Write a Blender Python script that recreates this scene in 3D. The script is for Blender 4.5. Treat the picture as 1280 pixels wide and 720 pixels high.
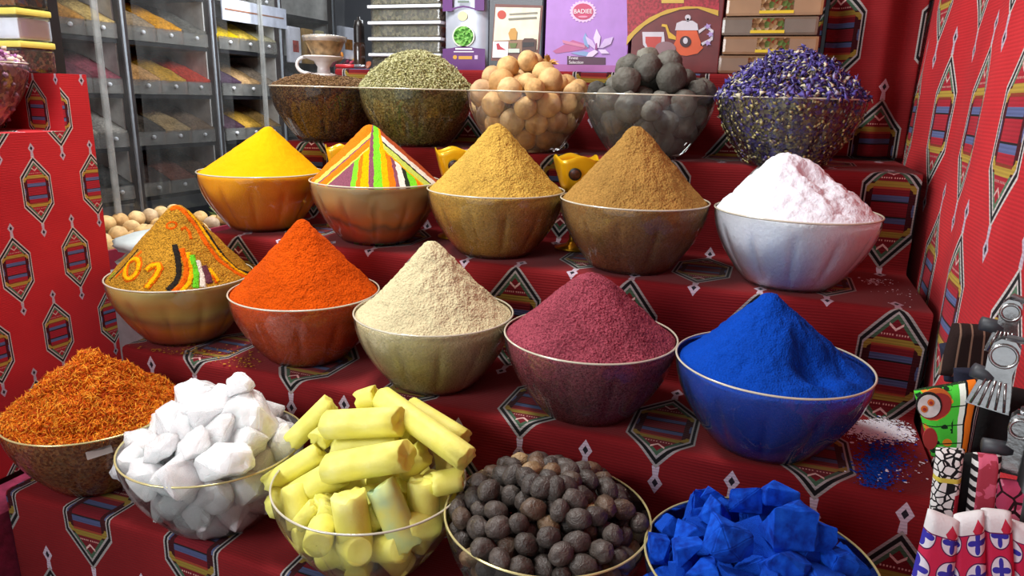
import bpy, bmesh, math, random
import numpy as np
from mathutils import Vector, Matrix, noise
from mathutils.bvhtree import BVHTree

for o in list(bpy.data.objects): bpy.data.objects.remove(o)
SC = bpy.context.scene
COL = SC.collection
PI = math.pi
H = 1.45                                   # eye height above the floor

# ------------------------------------------------------------------ camera
F_PX, PITCH, YAW, ROLL = 882.0, math.radians(15.09), math.radians(20.15), math.radians(1.56)
_fw = Vector((-math.sin(YAW)*math.cos(PITCH), math.cos(YAW)*math.cos(PITCH), -math.sin(PITCH)))
_r0 = _fw.cross(Vector((0, 0, 1))).normalized(); _u0 = _r0.cross(_fw)
_rt = _r0*math.cos(ROLL) + _u0*math.sin(ROLL); _up = -_r0*math.sin(ROLL) + _u0*math.cos(ROLL)
EYE = Vector((0, 0, H))
cam = bpy.data.cameras.new('camera'); cam_o = bpy.data.objects.new('camera', cam); COL.objects.link(cam_o)
cam.sensor_width = 36; cam.lens = 36*F_PX/1280; cam.clip_start = .02
cam_o.matrix_world = Matrix(((_rt.x, _up.x, -_fw.x, 0), (_rt.y, _up.y, -_fw.y, 0), (_rt.z, _up.z, -_fw.z, H), (0, 0, 0, 1)))
SC.camera = cam_o

# ------------------------------------------------------------------ light and exposure
SC.view_settings.view_transform = 'Standard'; SC.view_settings.look = 'None'
SC.view_settings.gamma = 1; SC.view_settings.use_curve_mapping = False
SC.view_settings.exposure = 0.0
W = bpy.data.worlds.new('world'); SC.world = W; W.use_nodes = True
W.node_tree.nodes['Background'].inputs[0].default_value = (.86, .93, 1.0, 1)
W.node_tree.nodes['Background'].inputs[1].default_value = 1.0

def area(name, loc, tgt, sx, sy, power, col=(1, 1, 1)):
    l = bpy.data.lights.new(name, 'AREA'); l.shape = 'RECTANGLE'; l.size = sx; l.size_y = sy; l.energy = power; l.color = col
    o = bpy.data.objects.new(name, l); COL.objects.link(o); o.location = loc
    o.rotation_euler = (Vector(tgt)-Vector(loc)).to_track_quat('-Z', 'Y').to_euler()
    return o
area('stall_lamp_light', (-.95, .98, H+1.0), (-.55, 1.10, H-.4), .55, .30, 25, (1, .99, .97))
area('cabinet_lamp_light', (-1.60, 2.3, H+.95), (-2.2, 2.3, H-.1), .4, 1.6, 48, (.90, .95, 1))
area('front_fill_light', (-1.30, -.50, H+.50), (-.70, 1.0, H-.35), .8, .6, 26, (.96, .98, 1))  # added fill from the front left to brighten the bowl fronts

# ------------------------------------------------------------------ pixel helpers (1280 x 720)
def ray(px, py): return _fw + _rt*((px-640)/F_PX) - _up*((py-360)/F_PX)
def atX(px, py, X): d = ray(px, py); return EYE + d*(X/d.x)
def atY(px, py, Y): d = ray(px, py); return EYE + d*(Y/d.y)
def atZ(px, py, Z): d = ray(px, py); return EYE + d*((Z-H)/d.z)

# ------------------------------------------------------------------ object helpers
def tag(o, label=None, cat=None, group=None, kind=None):
    if label: o['label'] = label
    if cat: o['category'] = cat
    if group: o['group'] = group
    if kind: o['kind'] = kind
    return o
def empty(name, loc, rz=0):
    o = bpy.data.objects.new(name, None); COL.objects.link(o); o.location = loc; o.rotation_euler[2] = rz
    o.empty_display_size = .02
    return o
def thing(name, loc, label, cat, group=None, rz=0): return tag(empty(name, loc, rz), label, cat, group)
def link(name, me, mat=None, parent=None, loc=None, rot=None):
    o = bpy.data.objects.new(name, me); COL.objects.link(o)
    if mat is not None and not me.materials: me.materials.append(mat)
    if parent is not None: o.parent = parent
    if loc is not None: o.location = loc
    if rot is not None: o.rotation_euler = rot
    return o
class MB:
    """collects shapes; build() links them as one mesh object"""
    def __init__(s): s.v = []; s.f = []; s.uv = None
    def add(s, vs, fs):
        n = len(s.v); s.v += [tuple(p) for p in vs]; s.f += [tuple(i+n for i in f) for f in fs]; return s
    def box(s, a, b, M=None):
        x0, y0, z0 = a; x1, y1, z1 = b
        vs = [Vector(p) for p in ((x0,y0,z0),(x1,y0,z0),(x1,y1,z0),(x0,y1,z0),(x0,y0,z1),(x1,y0,z1),(x1,y1,z1),(x0,y1,z1))]
        if M: vs = [M @ p for p in vs]
        return s.add(vs, [(0,3,2,1),(4,5,6,7),(0,1,5,4),(1,2,6,5),(2,3,7,6),(3,0,4,7)])
    def rbox(s, a, b, r, M=None):
        """box with chamfered edges"""
        bm = bmesh.new(); bmesh.ops.create_cube(bm, size=1)
        c = [(a[i]+b[i])/2 for i in range(3)]; d = [b[i]-a[i] for i in range(3)]
        for v in bm.verts: v.co = Vector((c[0]+v.co.x*d[0], c[1]+v.co.y*d[1], c[2]+v.co.z*d[2]))
        bmesh.ops.bevel(bm, geom=bm.edges[:], offset=r, segments=2, affect='EDGES', profile=.7)
        bm.verts.index_update()
        s.add([(M @ v.co if M else v.co) for v in bm.verts], [[v.index for v in f.verts] for f in bm.faces]); bm.free(); return s
    def tube(s, pts, r, n=8, flat=1.0, nrm=None, cap=True):
        pts = [Vector(p) for p in pts]; rr = r if isinstance(r, (list, tuple)) else [r]*len(pts)
        vs = []; fs = []; px = None
        for i, p in enumerate(pts):
            t = (pts[min(i+1, len(pts)-1)]-pts[max(i-1, 0)]).normalized()
            if nrm is not None: y = (nrm[i] - t*nrm[i].dot(t)).normalized(); x = t.cross(y)
            else:
                if px is None: px = t.orthogonal().normalized()
                x = (px - t*px.dot(t)).normalized(); px = x; y = t.cross(x)
            for k in range(n):
                a = 2*PI*k/n; vs.append(p + x*(math.cos(a)*rr[i]) + y*(math.sin(a)*rr[i]*flat))
        for i in range(len(pts)-1):
            for k in range(n):
                fs.append((i*n+k, i*n+(k+1) % n, (i+1)*n+(k+1) % n, (i+1)*n+k))
        if cap: fs += [tuple(range(n-1, -1, -1)), tuple((len(pts)-1)*n+k for k in range(n))]
        return s.add(vs, fs)
    def lathe(s, prof, n=48, c=(0, 0, 0), cap0=False, cap1=False, mod=None):
        vs = []; fs = []
        for r, z in prof:
            for k in range(n):
                a = 2*PI*k/n; q = r*(mod(a, z) if mod else 1)
                vs.append((c[0]+q*math.cos(a), c[1]+q*math.sin(a), c[2]+z))
        for i in range(len(prof)-1):
            for k in range(n): fs.append((i*n+k, i*n+(k+1) % n, (i+1)*n+(k+1) % n, (i+1)*n+k))
        if cap0: fs.append(tuple(range(n-1, -1, -1)))
        if cap1: fs.append(tuple((len(prof)-1)*n+k for k in range(n)))
        return s.add(vs, fs)
    def disc(s, c, r, n=24, axis='Y', rz=None):
        vs = [Vector(c)+(Vector((math.cos(2*PI*k/n)*r, 0, math.sin(2*PI*k/n)*(rz or r))) if axis == 'Y' else Vector((math.cos(2*PI*k/n)*r, math.sin(2*PI*k/n)*r, 0))) for k in range(n)]
        return s.add(vs, [tuple(range(n))])
    def prism(s, pts, y0, y1):
        """outline in x,z extruded along y"""
        n = len(pts); vs = [(x, y0, z) for x, z in pts]+[(x, y1, z) for x, z in pts]
        return s.add(vs, [tuple(range(n)), tuple(range(2*n-1, n-1, -1))]+[(i, i+n, (i+1) % n+n, (i+1) % n) for i in range(n)])
    def mesh(s, name, smooth=False):
        me = bpy.data.meshes.new(name); me.from_pydata(s.v, [], s.f); me.validate()
        if smooth:
            for p in me.polygons: p.use_smooth = True
        return me
    def build(s, name, mat, parent=None, smooth=False, loc=None, rot=None, fix=True):
        me = s.mesh(name, smooth)
        if fix:
            bm = bmesh.new(); bm.from_mesh(me); bmesh.ops.recalc_face_normals(bm, faces=bm.faces); bm.to_mesh(me); bm.free()
        return link(name, me, mat, parent, loc, rot)
def grid_mesh(name, P, UV=None, smooth=True):
    """P[i][j] points; UV same layout"""
    ni, nj = len(P), len(P[0])
    me = bpy.data.meshes.new(name)
    me.from_pydata([tuple(p) for row in P for p in row], [], [(i*nj+j, i*nj+j+1, (i+1)*nj+j+1, (i+1)*nj+j) for i in range(ni-1) for j in range(nj-1)])
    if UV:
        lay = me.uv_layers.new(name='UVMap'); flat = [uv for row in UV for uv in row]
        for l in me.loops: lay.data[l.index].uv = flat[l.vertex_index]
    if smooth:
        for p in me.polygons: p.use_smooth = True
    return me
def arr_mesh(name, V, Fc, val=None):
    V = np.asarray(V, np.float32); Fc = np.asarray(Fc, np.int32)
    me = bpy.data.meshes.new(name); me.vertices.add(len(V)); me.vertices.foreach_set('co', V.ravel())
    k = Fc.shape[1]; me.loops.add(Fc.size); me.loops.foreach_set('vertex_index', Fc.ravel())
    me.polygons.add(len(Fc)); me.polygons.foreach_set('loop_start', np.arange(0, Fc.size, k, dtype=np.int32))
    if val is not None:
        a = me.attributes.new('tint', 'FLOAT', 'POINT'); a.data.foreach_set('value', np.asarray(val, np.float32))
    me.update(calc_edges=True); me.validate(); return me

# ------------------------------------------------------------------ material helpers
def srgb(h):
    c = [int(h[i:i+2], 16)/255 for i in (0, 2, 4)]
    return tuple((x/12.92 if x <= .04045 else ((x+.055)/1.055)**2.4) for x in c)+(1,)
class NT:
    def __init__(s, name):
        s.m = bpy.data.materials.new(name); s.m.use_nodes = True; s.t = s.m.node_tree; s.t.nodes.clear()
        s.out = s.n('ShaderNodeOutputMaterial')
    def n(s, ty, **kw):
        x = s.t.nodes.new(ty)
        for k, v in kw.items(): setattr(x, k, v)
        return x
    def l(s, a, b): s.t.links.new(a, b)
    def put(s, sock, v):
        if isinstance(v, E): v = v.s
        if isinstance(v, bpy.types.NodeSocket): s.l(v, sock)
        else: sock.default_value = v
    def mix(s, fac, a, b):
        x = s.n('ShaderNodeMix', data_type='RGBA'); s.put(x.inputs[0], fac); s.put(x.inputs[6], a); s.put(x.inputs[7], b); return x.outputs[2]
    def ramp(s, fac, stops, interp='LINEAR'):
        x = s.n('ShaderNodeValToRGB'); cr = x.color_ramp; cr.interpolation = interp
        while len(cr.elements) > 1: cr.elements.remove(cr.elements[-1])
        cr.elements[0].position = stops[0][0]; cr.elements[0].color = stops[0][1]
        for p, c in stops[1:]: e = cr.elements.new(p); e.color = c
        s.put(x.inputs[0], fac); return x.outputs[0]
    def noise(s, scale, detail=2, vec=None, rough=.5, dist=0):
        x = s.n('ShaderNodeTexNoise'); x.inputs['Scale'].default_value = scale; x.inputs['Detail'].default_value = detail
        x.inputs['Roughness'].default_value = rough; x.inputs['Distortion'].default_value = dist
        if vec is None: vec = s.obj()
        s.l(vec, x.inputs['Vector']); return x.outputs[0]
    def voro(s, scale, feature='F1', vec=None, out='Distance'):
        x = s.n('ShaderNodeTexVoronoi', feature=feature); x.inputs['Scale'].default_value = scale
        s.l(vec if vec is not None else s.obj(), x.inputs['Vector']); return x.outputs[out]
    def obj(s):
        if not hasattr(s, '_tc'): s._tc = s.n('ShaderNodeTexCoord')
        return s._tc.outputs['Object']
    def uv(s):
        s.obj(); x = s.n('ShaderNodeSeparateXYZ'); s.l(s._tc.outputs['UV'], x.inputs[0]); return E(s, x.outputs[0]), E(s, x.outputs[1])
    def xyz(s):
        x = s.n('ShaderNodeSeparateXYZ'); s.l(s.obj(), x.inputs[0]); return [E(s, q) for q in x.outputs]
    def rnd(s): return s.n('ShaderNodeObjectInfo').outputs['Random']
    def attr(s, nm): x = s.n('ShaderNodeAttribute', attribute_name=nm); return x.outputs['Fac']
    def bump(s, h, strength=.4, dist=.001):
        x = s.n('ShaderNodeBump'); x.inputs['Strength'].default_value = strength; x.inputs['Distance'].default_value = dist
        s.put(x.inputs['Height'], h); return x.outputs[0]
    def princ(s, col, rough=.6, metal=0, normal=None, spec=.5, sss=0, sss_r=(.01, .01, .01), trans=0, emit=None, sheen=0, coat=0):
        p = s.n('ShaderNodeBsdfPrincipled'); s.put(p.inputs['Base Color'], col); s.put(p.inputs['Roughness'], rough); s.put(p.inputs['Metallic'], metal)
        p.inputs['Specular IOR Level'].default_value = spec
        if sss: p.inputs['Subsurface Weight'].default_value = sss; p.inputs['Subsurface Radius'].default_value = sss_r; p.inputs['Subsurface Scale'].default_value = 1
        if trans: p.inputs['Transmission Weight'].default_value = trans
        if sheen: p.inputs['Sheen Weight'].default_value = sheen
        if coat: p.inputs['Coat Weight'].default_value = coat; p.inputs['Coat Roughness'].default_value = .1
        if normal is not None: s.l(normal, p.inputs['Normal'])
        s.l(p.outputs[0], s.out.inputs[0]); s.p = p; return s.m
class E:
    """a float socket with arithmetic"""
    def __init__(s, t, sock): s.t = t; s.s = sock
    def op(s, o, b=None, c=None):
        x = s.t.n('ShaderNodeMath', operation=o); s.t.put(x.inputs[0], s)
        if b is not None: s.t.put(x.inputs[1], b)
        if c is not None: s.t.put(x.inputs[2], c)
        return E(s.t, x.outputs[0])
    def __add__(s, b): return s.op('ADD', b)
    def __sub__(s, b): return s.op('SUBTRACT', b)
    def __mul__(s, b): return s.op('MULTIPLY', b)
    def __truediv__(s, b): return s.op('DIVIDE', b)
    def lt(s, b): return s.op('LESS_THAN', b)
    def gt(s, b): return s.op('GREATER_THAN', b)
    def abs(s): return s.op('ABSOLUTE')
    def max(s, b): return s.op('MAXIMUM', b)
    def min(s, b): return s.op('MINIMUM', b)
    def wrap(s, p): return s.op('WRAP', p/2, -p/2)
    def sin(s): return s.op('SINE')
    def between(s, a, b): return s.gt(a)*s.lt(b)
    def pick(s, a, b): return a*(s*-1+1) + b*s          # s ? b : a

def plain(name, hexcol, rough=.6, metal=0, var=.08, scale=40, bump=0, spec=.5, coat=0, bscale=None):
    t = NT(name); c = srgb(hexcol)
    lo = tuple(x*(1-var*2) for x in c[:3])+(1,); hi = tuple(min(1, x*(1+var)) for x in c[:3])+(1,)
    col = t.ramp(t.noise(scale, 3), [(.3, lo), (.7, hi)])
    nm = t.bump(t.noise(bscale or scale*4, 4), bump, .002) if bump else None
    return t.princ(col, rough, metal, nm, spec, coat=coat)

def kilim_material(name, k):
    """red ribbed cloth woven with staggered long hexagons; UV in metres"""
    t = NT(name); u, v = t.uv()
    PU, PV = .205, .476; a, b, bs = .050, .110, .048
    def lat(k):
        du = (u - k*PU/2).wrap(PU); dv = (v - k*PV/2).wrap(PV)
        au, av = du.abs(), dv.abs()
        return au, av, (au/a).max((av + au*((b-bs)/a))/b)
    A0, A1 = lat(0), lat(1)
    sel = A1[2].lt(A0[2])
    au = sel.pick(A0[0], A1[0]); av = sel.pick(A0[1], A1[1]); h = sel.pick(A0[2], A1[2])
    shade_k = lambda hx: tuple(x*(.28+.72*k)*(1 if i < 3 else 0) for i, x in enumerate(srgb(hx)[:3]))+(1,)  # a low k darkens the motif along with the shaded cloth
    white, black, green = shade_k('cfc6c2'), shade_k('1c1a1c'), shade_k('56785c')
    yellow, blue, dark = shade_k('b8983c'), shade_k('5f6a98'), shade_k('4a0a14')
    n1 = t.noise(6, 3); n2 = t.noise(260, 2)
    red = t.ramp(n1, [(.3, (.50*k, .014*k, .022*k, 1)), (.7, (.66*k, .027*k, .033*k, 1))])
    c = red
    tip = av.gt(bs)
    # fringe with a diamond at both tips
    stem = au.lt((av*-1 + (b+.030))*.10 + .0020)*av.between(b-.004, b+.014)
    dia = au/.0105 + (av-(b+.023)).abs()/.017
    c = t.mix(stem.max(dia.lt(1)), c, srgb('c4b2c0')); c = t.mix(dia.lt(.42), c, srgb('25202a'))
    c = t.mix(h.lt(1), c, white); c = t.mix(h.lt(.945), c, black); c = t.mix(h.lt(.865), c, white)
    # inner border: green at the tips, yellow / blue lobes along the sides
    zig = (av*110).op('FRACT').gt(.5)
    c = t.mix(h.lt(.815), c, t.mix(tip, t.mix(av.between(.030, .045), t.mix(av.lt(.011), dark, blue), yellow), green))
    lobe = (av*75 + .6).sin()*.06 + .70
    inn = h.lt(tip.pick(lobe, zig*.07 + .60))
    c = t.mix(inn, c, t.mix(tip, dark, red))
    core = au.lt(.030)*h.lt(.74)
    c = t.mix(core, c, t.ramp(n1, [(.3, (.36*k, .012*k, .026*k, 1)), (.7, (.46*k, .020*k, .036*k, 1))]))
    c = t.mix(core*av.between(.040, .050), c, yellow); c = t.mix(core*av.between(.036, .040), c, srgb('8f3a24'))
    c = t.mix(core*av.between(.015, .025), c, blue); c = t.mix(core*av.between(.0125, .015), c, black)
    vv = (av - .064 - au*.9).abs().lt(.0022)*au.lt(.010)
    c = t.mix(vv, c, srgb('d8b0a8'))
    c = t.mix(core*(av-.056).abs().lt(.0014)*(au*260).op('FRACT').gt(.5), c, srgb('cf9a90'))
    rib = (v*(2*PI/.0046)).sin()*.5 + .5
    rib2 = E(t, t.noise(90, 2))
    dk = t.n('ShaderNodeMix', data_type='RGBA', blend_type='MULTIPLY'); t.put(dk.inputs[0], .28)
    t.put(dk.inputs[6], c); t.put(dk.inputs[7], t.ramp((rib*.65 + E(t, n2)*.35), [(.2, (.55, .55, .55, 1)), (.6, (1, 1, 1, 1))]))
    nm = t.bump(rib*.8 + rib2*.6, .32, .0014)
    return t.princ(dk.outputs[2], .85, 0, nm, .2, sheen=.05)
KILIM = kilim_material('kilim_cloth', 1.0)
KILIM_SHADED = kilim_material('shaded_kilim_cloth', .36)  # same red cloth with the shade of steps and back corner in its colour

def glass_material(name, tint, film, rough=.03):
    """thin glass: straight-through light, fresnel reflection and a little dust"""
    t = NT(name)
    tr = t.n('ShaderNodeBsdfTransparent'); tr.inputs[0].default_value = tint
    gl = t.n('ShaderNodeBsdfGlossy'); gl.inputs['Roughness'].default_value = rough; gl.inputs[0].default_value = (1, 1, 1, 1)
    df = t.n('ShaderNodeBsdfDiffuse'); df.inputs[0].default_value = (.75, .74, .70, 1)
    fr = t.n('ShaderNodeFresnel'); fr.inputs[0].default_value = 1.46
    mf = (E(t, t.noise(14, 3))*film*2)
    m1 = t.n('ShaderNodeMixShader'); t.put(m1.inputs[0], mf); t.l(tr.outputs[0], m1.inputs[1]); t.l(df.outputs[0], m1.inputs[2])
    m2 = t.n('ShaderNodeMixShader'); t.put(m2.inputs[0], (E(t, fr.outputs[0])*.95)); t.l(m1.outputs[0], m2.inputs[1]); t.l(gl.outputs[0], m2.inputs[2])
    t.l(m2.outputs[0], t.out.inputs[0]); return t.m
GLASS = glass_material('bowl_glass', (.97, .98, .97, 1), .015, .02)
GLASS_DUSTY = glass_material('dusty_bowl_glass', (.97, .97, .96, 1), .025, .03)
PLASTIC_CLEAR = glass_material('clear_plastic', (.97, .98, .98, 1), .10, .05)
RIM = plain('bowl_rim_glass', 'c9c3ae', .15, 0, .05, 30, spec=.8)
GOLDRIM = plain('gilt_rim', 'cfc48a', .2, .3, .05, 30)

def powder(name, hexcol, var=.14, grain=420, bump=.5, speck=None):
    t = NT(name); c = srgb(hexcol)
    lo = tuple(x*(1-var*2) for x in c[:3])+(1,); hi = tuple(min(1, x*(1+var)) for x in c[:3])+(1,)
    n = t.noise(grain, 3); n2 = t.noise(18, 4)
    col = t.ramp((E(t, n)*.6 + E(t, n2)*.4), [(.35, lo), (.65, hi)])
    if speck: col = t.mix(E(t, t.noise(grain*1.4, 1)).gt(.60), col, srgb(speck))
    return t.princ(col, .95, 0, t.bump((E(t, n) + E(t, t.noise(90, 4))*1.4), bump, .005), .1)
def seeds_mat(name, stops, rough=.8):
    t = NT(name); col = t.ramp(t.attr('tint'), [(p, srgb(c)) for p, c in stops]); return t.princ(col, rough, spec=.2)
def speckle(name, cols, scale=160):
    """bulk of small grains seen through the glass"""
    t = NT(name); x = t.n('ShaderNodeTexVoronoi'); x.inputs['Scale'].default_value = scale; t.l(t.obj(), x.inputs['Vector'])
    sp = t.n('ShaderNodeSeparateColor'); t.l(x.outputs['Color'], sp.inputs[0])
    col = t.ramp(sp.outputs[0], [(i/len(cols), srgb(c)) for i, c in enumerate(cols)], 'CONSTANT')
    return t.princ(col, .9, 0, t.bump(x.outputs['Distance'], .8, .004), .1)

# ------------------------------------------------------------------ the setting
ZA, ZB, ZC, ZD = H-.1113, H-.2910, H-.4641, H-.6285
ZE = H+.061
YE, YA, YB, YC, YD = 1.625, 1.415, 1.150, .905, .665          # front edge of every tier
XL, XR = -1.10, .24
floor_mat = plain('floor_tiles', '6b6660', .5, 0, .15, 6)
wall_mat = plain('wall_paint', '8c8f96', .8, 0, .1, 3)
ceil_mat = plain('ceiling_paint', 'b9b7b2', .9, 0, .05, 3)
def struct(o): o['kind'] = 'structure'; return o
struct(MB().box((-3.6, -2.2, -.05), (2.2, 5.0, 0)).build('floor', floor_mat))
struct(MB().box((-3.6, -2.2, 2.75), (2.2, 5.0, 2.85)).build('ceiling', ceil_mat))
struct(MB().box((-3.6, 4.9, 0), (2.2, 5.0, 2.75)).build('wall_back', wall_mat))
struct(MB().box((-3.6, -2.2, 0), (-3.5, 4.9, 2.75)).build('wall_left', wall_mat))
struct(MB().box((.62, -2.2, 0), (.70, 4.9, 2.75)).build('wall_right', wall_mat))

# tiered stand under one continuous length of cloth
stand = thing('tiered_stand', (0, 0, 0), 'stepped display stand draped in red kilim cloth with hexagon motifs', 'display stand')
def drape(x0, x1, nx, full=True):
    path = [(YE+.55, ZE), (YE, ZE), (YE, ZA)] if full else [(YE+.55, ZA+.0), (YE+.3, ZA), (YE, ZA)]
    path += [(YA, ZA), (YA, ZB), (YB, ZB), (YB, ZC), (YC, ZC), (YC, ZD), (YD, ZD), (YD, 0.02)]
    s = []; acc = 0
    for i, p in enumerate(path):
        if i: acc += math.dist(p, path[i-1])
        s.append(acc)
    s0 = s[3]
    pts = []                                           # finely sampled with softened edges
    for i in range(len(path)-1):
        L = s[i+1]-s[i]; n = max(2, int(L/.008))
        for k in range(n):
            q = k/n; pts.append((path[i][0]+(path[i+1][0]-path[i][0])*q, path[i][1]+(path[i+1][1]-path[i][1])*q, s[i]+L*q))
    pts.append((path[-1][0], path[-1][1], s[-1]))
    sm = []
    for i, (y, z, ss) in enumerate(pts):
        if 0 < i < len(pts)-1:
            y = (pts[i-1][0]+2*y+pts[i+1][0])/4; z = (pts[i-1][1]+2*z+pts[i+1][1])/4
        sm.append((y, z, ss-s0))
    P = []; U = []
    for y, z, ss in sm:
        row = []; ur = []
        for j in range(nx+1):
            x = x0+(x1-x0)*j/nx
            w = noise.noise((x*3.1, ss*4.0, 2.0))*.004 + noise.noise((x*11, ss*9, 7.0))*.0012
            row.append((x, y+w*.8, z+w*.35)); ur.append((x-.20+.012*noise.noise((x*2, ss*2, 0)), .07-ss+.010*noise.noise((x*3, ss*2, 9))))
        P.append(row); U.append(ur)
    return grid_mesh('cloth', P, U)
XE = .062                                  # the top shelf stops short of the curtain
link('cloth', drape(XL, XE, 112), KILIM_SHADED, stand); link('cloth', drape(XE, XR, 18, False), KILIM_SHADED, stand)
sides = [(YE+.55, ZE-.004), (YE+.004, ZE-.004), (YE+.004, ZA-.004), (YA+.004, ZA-.004), (YA+.004, ZB-.004), (YB+.004, ZB-.004), (YB+.004, ZC-.004), (YC+.004, ZC-.004), (YC+.004, ZD-.004), (YD+.004, ZD-.004), (YD+.004, .0), (YE+.55, 0)]
dark_red = plain('plain_red_cloth', '6a1420', .9, 0, .1, 12, .3)
low_sides = [(YE+.55, ZA-.004)]+sides[3:]
for nm, xs, sides in (('side_panel', (XL+.002, XL+.012), sides), ('side_panel', (XR-.012, XR-.002), low_sides), ('side_panel', (XE-.012, XE-.002), sides)):
    mb = MB(); n = len(sides)
    mb.add([(xs[0], y, z) for y, z in sides]+[(xs[1], y, z) for y, z in sides], [tuple(range(n)), tuple(range(2*n-1, n-1, -1))]+[(i, i+n, (i+1) % n+n, (i+1) % n) for i in range(n)])
    mb.build(nm, dark_red, stand)

# carpet-covered platform to the left of the stand
plat = thing('low_platform', (-1.15, .7, 0), 'low platform under a plum red carpet at the lower left corner', 'platform')
MB().box((-.042, -.9, 0), (.046, .9, H-.668)).build('platform_body', plain('plum_carpet', '8a2546', .95, 0, .2, 60, .4), plat)

# bench on the left with a notched ledge
bench = thing('cloth_covered_bench', (-1.5, .5, 0), 'tall bench wrapped in bright red kilim cloth at the left', 'bench')
BX, BXN, BYN, BYE = -1.20, -1.42, .93, .985
BZT, BZL = H+.020, H-.079
def panel(c, du, dv, nu, nv, uvf, name, amp=.0025):
    """cloth panel: corner c, edge vectors du and dv; uvf(point)->uv"""
    c, du, dv = Vector(c), Vector(du), Vector(dv); nrm = du.cross(dv).normalized()
    P = []; U = []
    for j in range(nv+1):
        r = []; q = []
        for i in range(nu+1):
            p = c+du*(i/nu)+dv*(j/nv); e = min(i, nu-i, 3)/3*min(j, nv-j, 3)/3
            p2 = p+nrm*(noise.noise(p*5)*amp + noise.noise(p*17)*amp*.4)*e
            r.append(p2); q.append(uvf(p))
        P.append(r); U.append(q)
    return link(name, grid_mesh(name, P, U), KILIM, bench)
KS = 1.83
bench.location = (0, 0, 0)
fu = lambda p: ((p.y-.862)*KS, (p.z-(H-.178))*KS)
ft = lambda p: ((p.y-.862)*KS, (BX-p.x + .17)*KS)
fs = lambda p: ((p.x+1.32)*KS, (p.z-(H-.178))*KS)
zb = H-.662
panel((BX, -.2, zb), (0, BYN+.2, 0), (0, 0, BZL-zb), 60, 36, fu, 'front_cloth')
panel((BX, BYN, zb), (0, BYE-BYN, 0), (0, 0, BZT-zb), 6, 40, fu, 'front_cloth')
panel((BX, -.2, BZL), (0, BYN+.2, 0), (BXN-BX, 0, 0), 40, 10, ft, 'ledge_cloth', .0012)
panel((BXN, -.2, BZL), (0, BYN+.2, 0), (0, 0, BZT-BZL), 40, 8, fu, 'back_cloth')
panel((BX, BYN, BZL), (BXN-BX, 0, 0), (0, 0, BZT-BZL), 14, 8, fs, 'notch_cloth')
panel((BXN, -.2, BZT), (0, BYE+.2, 0), (-.30, 0, 0), 40, 10, ft, 'top_cloth', .001)
panel((BX, BYN, BZT), (0, BYE-BYN, 0), (BXN-BX, 0, 0), 4, 8, ft, 'top_cloth', .001)
panel((BX, BYE, zb), (-.52, 0, 0), (0, 0, BZT-zb), 20, 30, fs, 'end_cloth')
MB().box((BXN-.29, -.19, 0), (BX-.008, BYE-.008, BZL-.006)).box((BXN-.29, -.19, BZL-.006), (BXN-.008, BYE-.008, BZT-.006)).box((BXN-.01, BYN+.008, BZL-.006), (BX-.008, BYE-.008, BZT-.006)).build('bench_body', dark_red, bench)

# curtain along the right and hanging cloth at the back, shade put into its colour
def hanging(name, fn, s0, s1, z0, z1, ns, nz, uvf, label, mat):
    P = []; U = []
    for j in range(nz+1):
        z = z0+(z1-z0)*j/nz; r = []; q = []
        for i in range(ns+1):
            s = s0+(s1-s0)*i/ns; r.append(fn(s, z)); q.append(uvf(s, z))
        P.append(r); U.append(q)
    o = link(name, grid_mesh(name, P, U), mat)
    sd = o.modifiers.new('thick', 'SOLIDIFY'); sd.thickness = .004; sd.offset = 0
    return tag(o, label, 'curtain')
hanging('cloth_curtain', lambda s, z: (.262+.006*math.sin(s*9+z*1.5)+.0015*math.sin(s*37)+.010*noise.noise((s*4, z*2, 1)), s, z), .05, 1.93, .02, H+1.1, 230, 120,
        lambda s, z: ((s-1.475)*.872, (z-(H-.022))*.93), 'bright red kilim curtain hanging along the right side', KILIM)
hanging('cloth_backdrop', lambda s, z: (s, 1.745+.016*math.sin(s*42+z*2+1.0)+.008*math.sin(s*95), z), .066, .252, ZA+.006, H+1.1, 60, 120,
        lambda s, z: (s-.088, z-(H+.148)), 'shaded red kilim cloth hanging in the corner behind the purple flowers', KILIM_SHADED)
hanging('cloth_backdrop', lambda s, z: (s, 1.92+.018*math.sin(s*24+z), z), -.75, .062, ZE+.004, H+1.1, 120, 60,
        lambda s, z: (s-.088, z-(H+.148)), 'shaded red kilim cloth hanging behind the tea boxes', KILIM_SHADED)

# ------------------------------------------------------------------ glass bowls
RB, HB, RBASE = .130, .122, .068
def bowl_r(z):                       # outer radius of a bowl at height z
    q = max(0, min(1, z/HB)); return RBASE+(RB-RBASE)*math.sin(PI/2*q)**.92
def flute(a, z):
    q = z/HB; w = max(0, math.sin(PI*min(1, q/.86)))**.8 if q < .86 else 0
    return 1-.042*w*(1-abs(math.sin(a*6)))**3
def bowl_mesh():
    mb = MB(); prof = [(.001, .0035), (RBASE*.8, .0035), (RBASE-.004, .0), (RBASE, .0015)]
    prof += [(bowl_r(HB*(.03+.97*i/22)), HB*(.03+.97*i/22)) for i in range(23)]
    mb.lathe(prof, 168, mod=flute); return mb.mesh('glass_body', True)
def rim_mesh():
    mb = MB(); r = .0015
    mb.lathe([(RB-.0007+r*math.cos(a), HB+r*math.sin(a)) for a in [2*PI*k/8 for k in range(9)]], 96); return mb.mesh('rim', True)
BOWL, RIMM, RIMG = bowl_mesh(), rim_mesh(), rim_mesh()
BOWL_D = BOWL.copy(); BOWL_M = BOWL.copy(); BOWL_M.materials.append(glass_material('milky_bowl_glass', (.95, .96, .95, 1), .06, .03)); BOWL.materials.append(GLASS); BOWL_D.materials.append(GLASS_DUSTY); RIMM.materials.append(RIM); RIMG.materials.append(GOLDRIM)
BOWLS = {}
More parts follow.
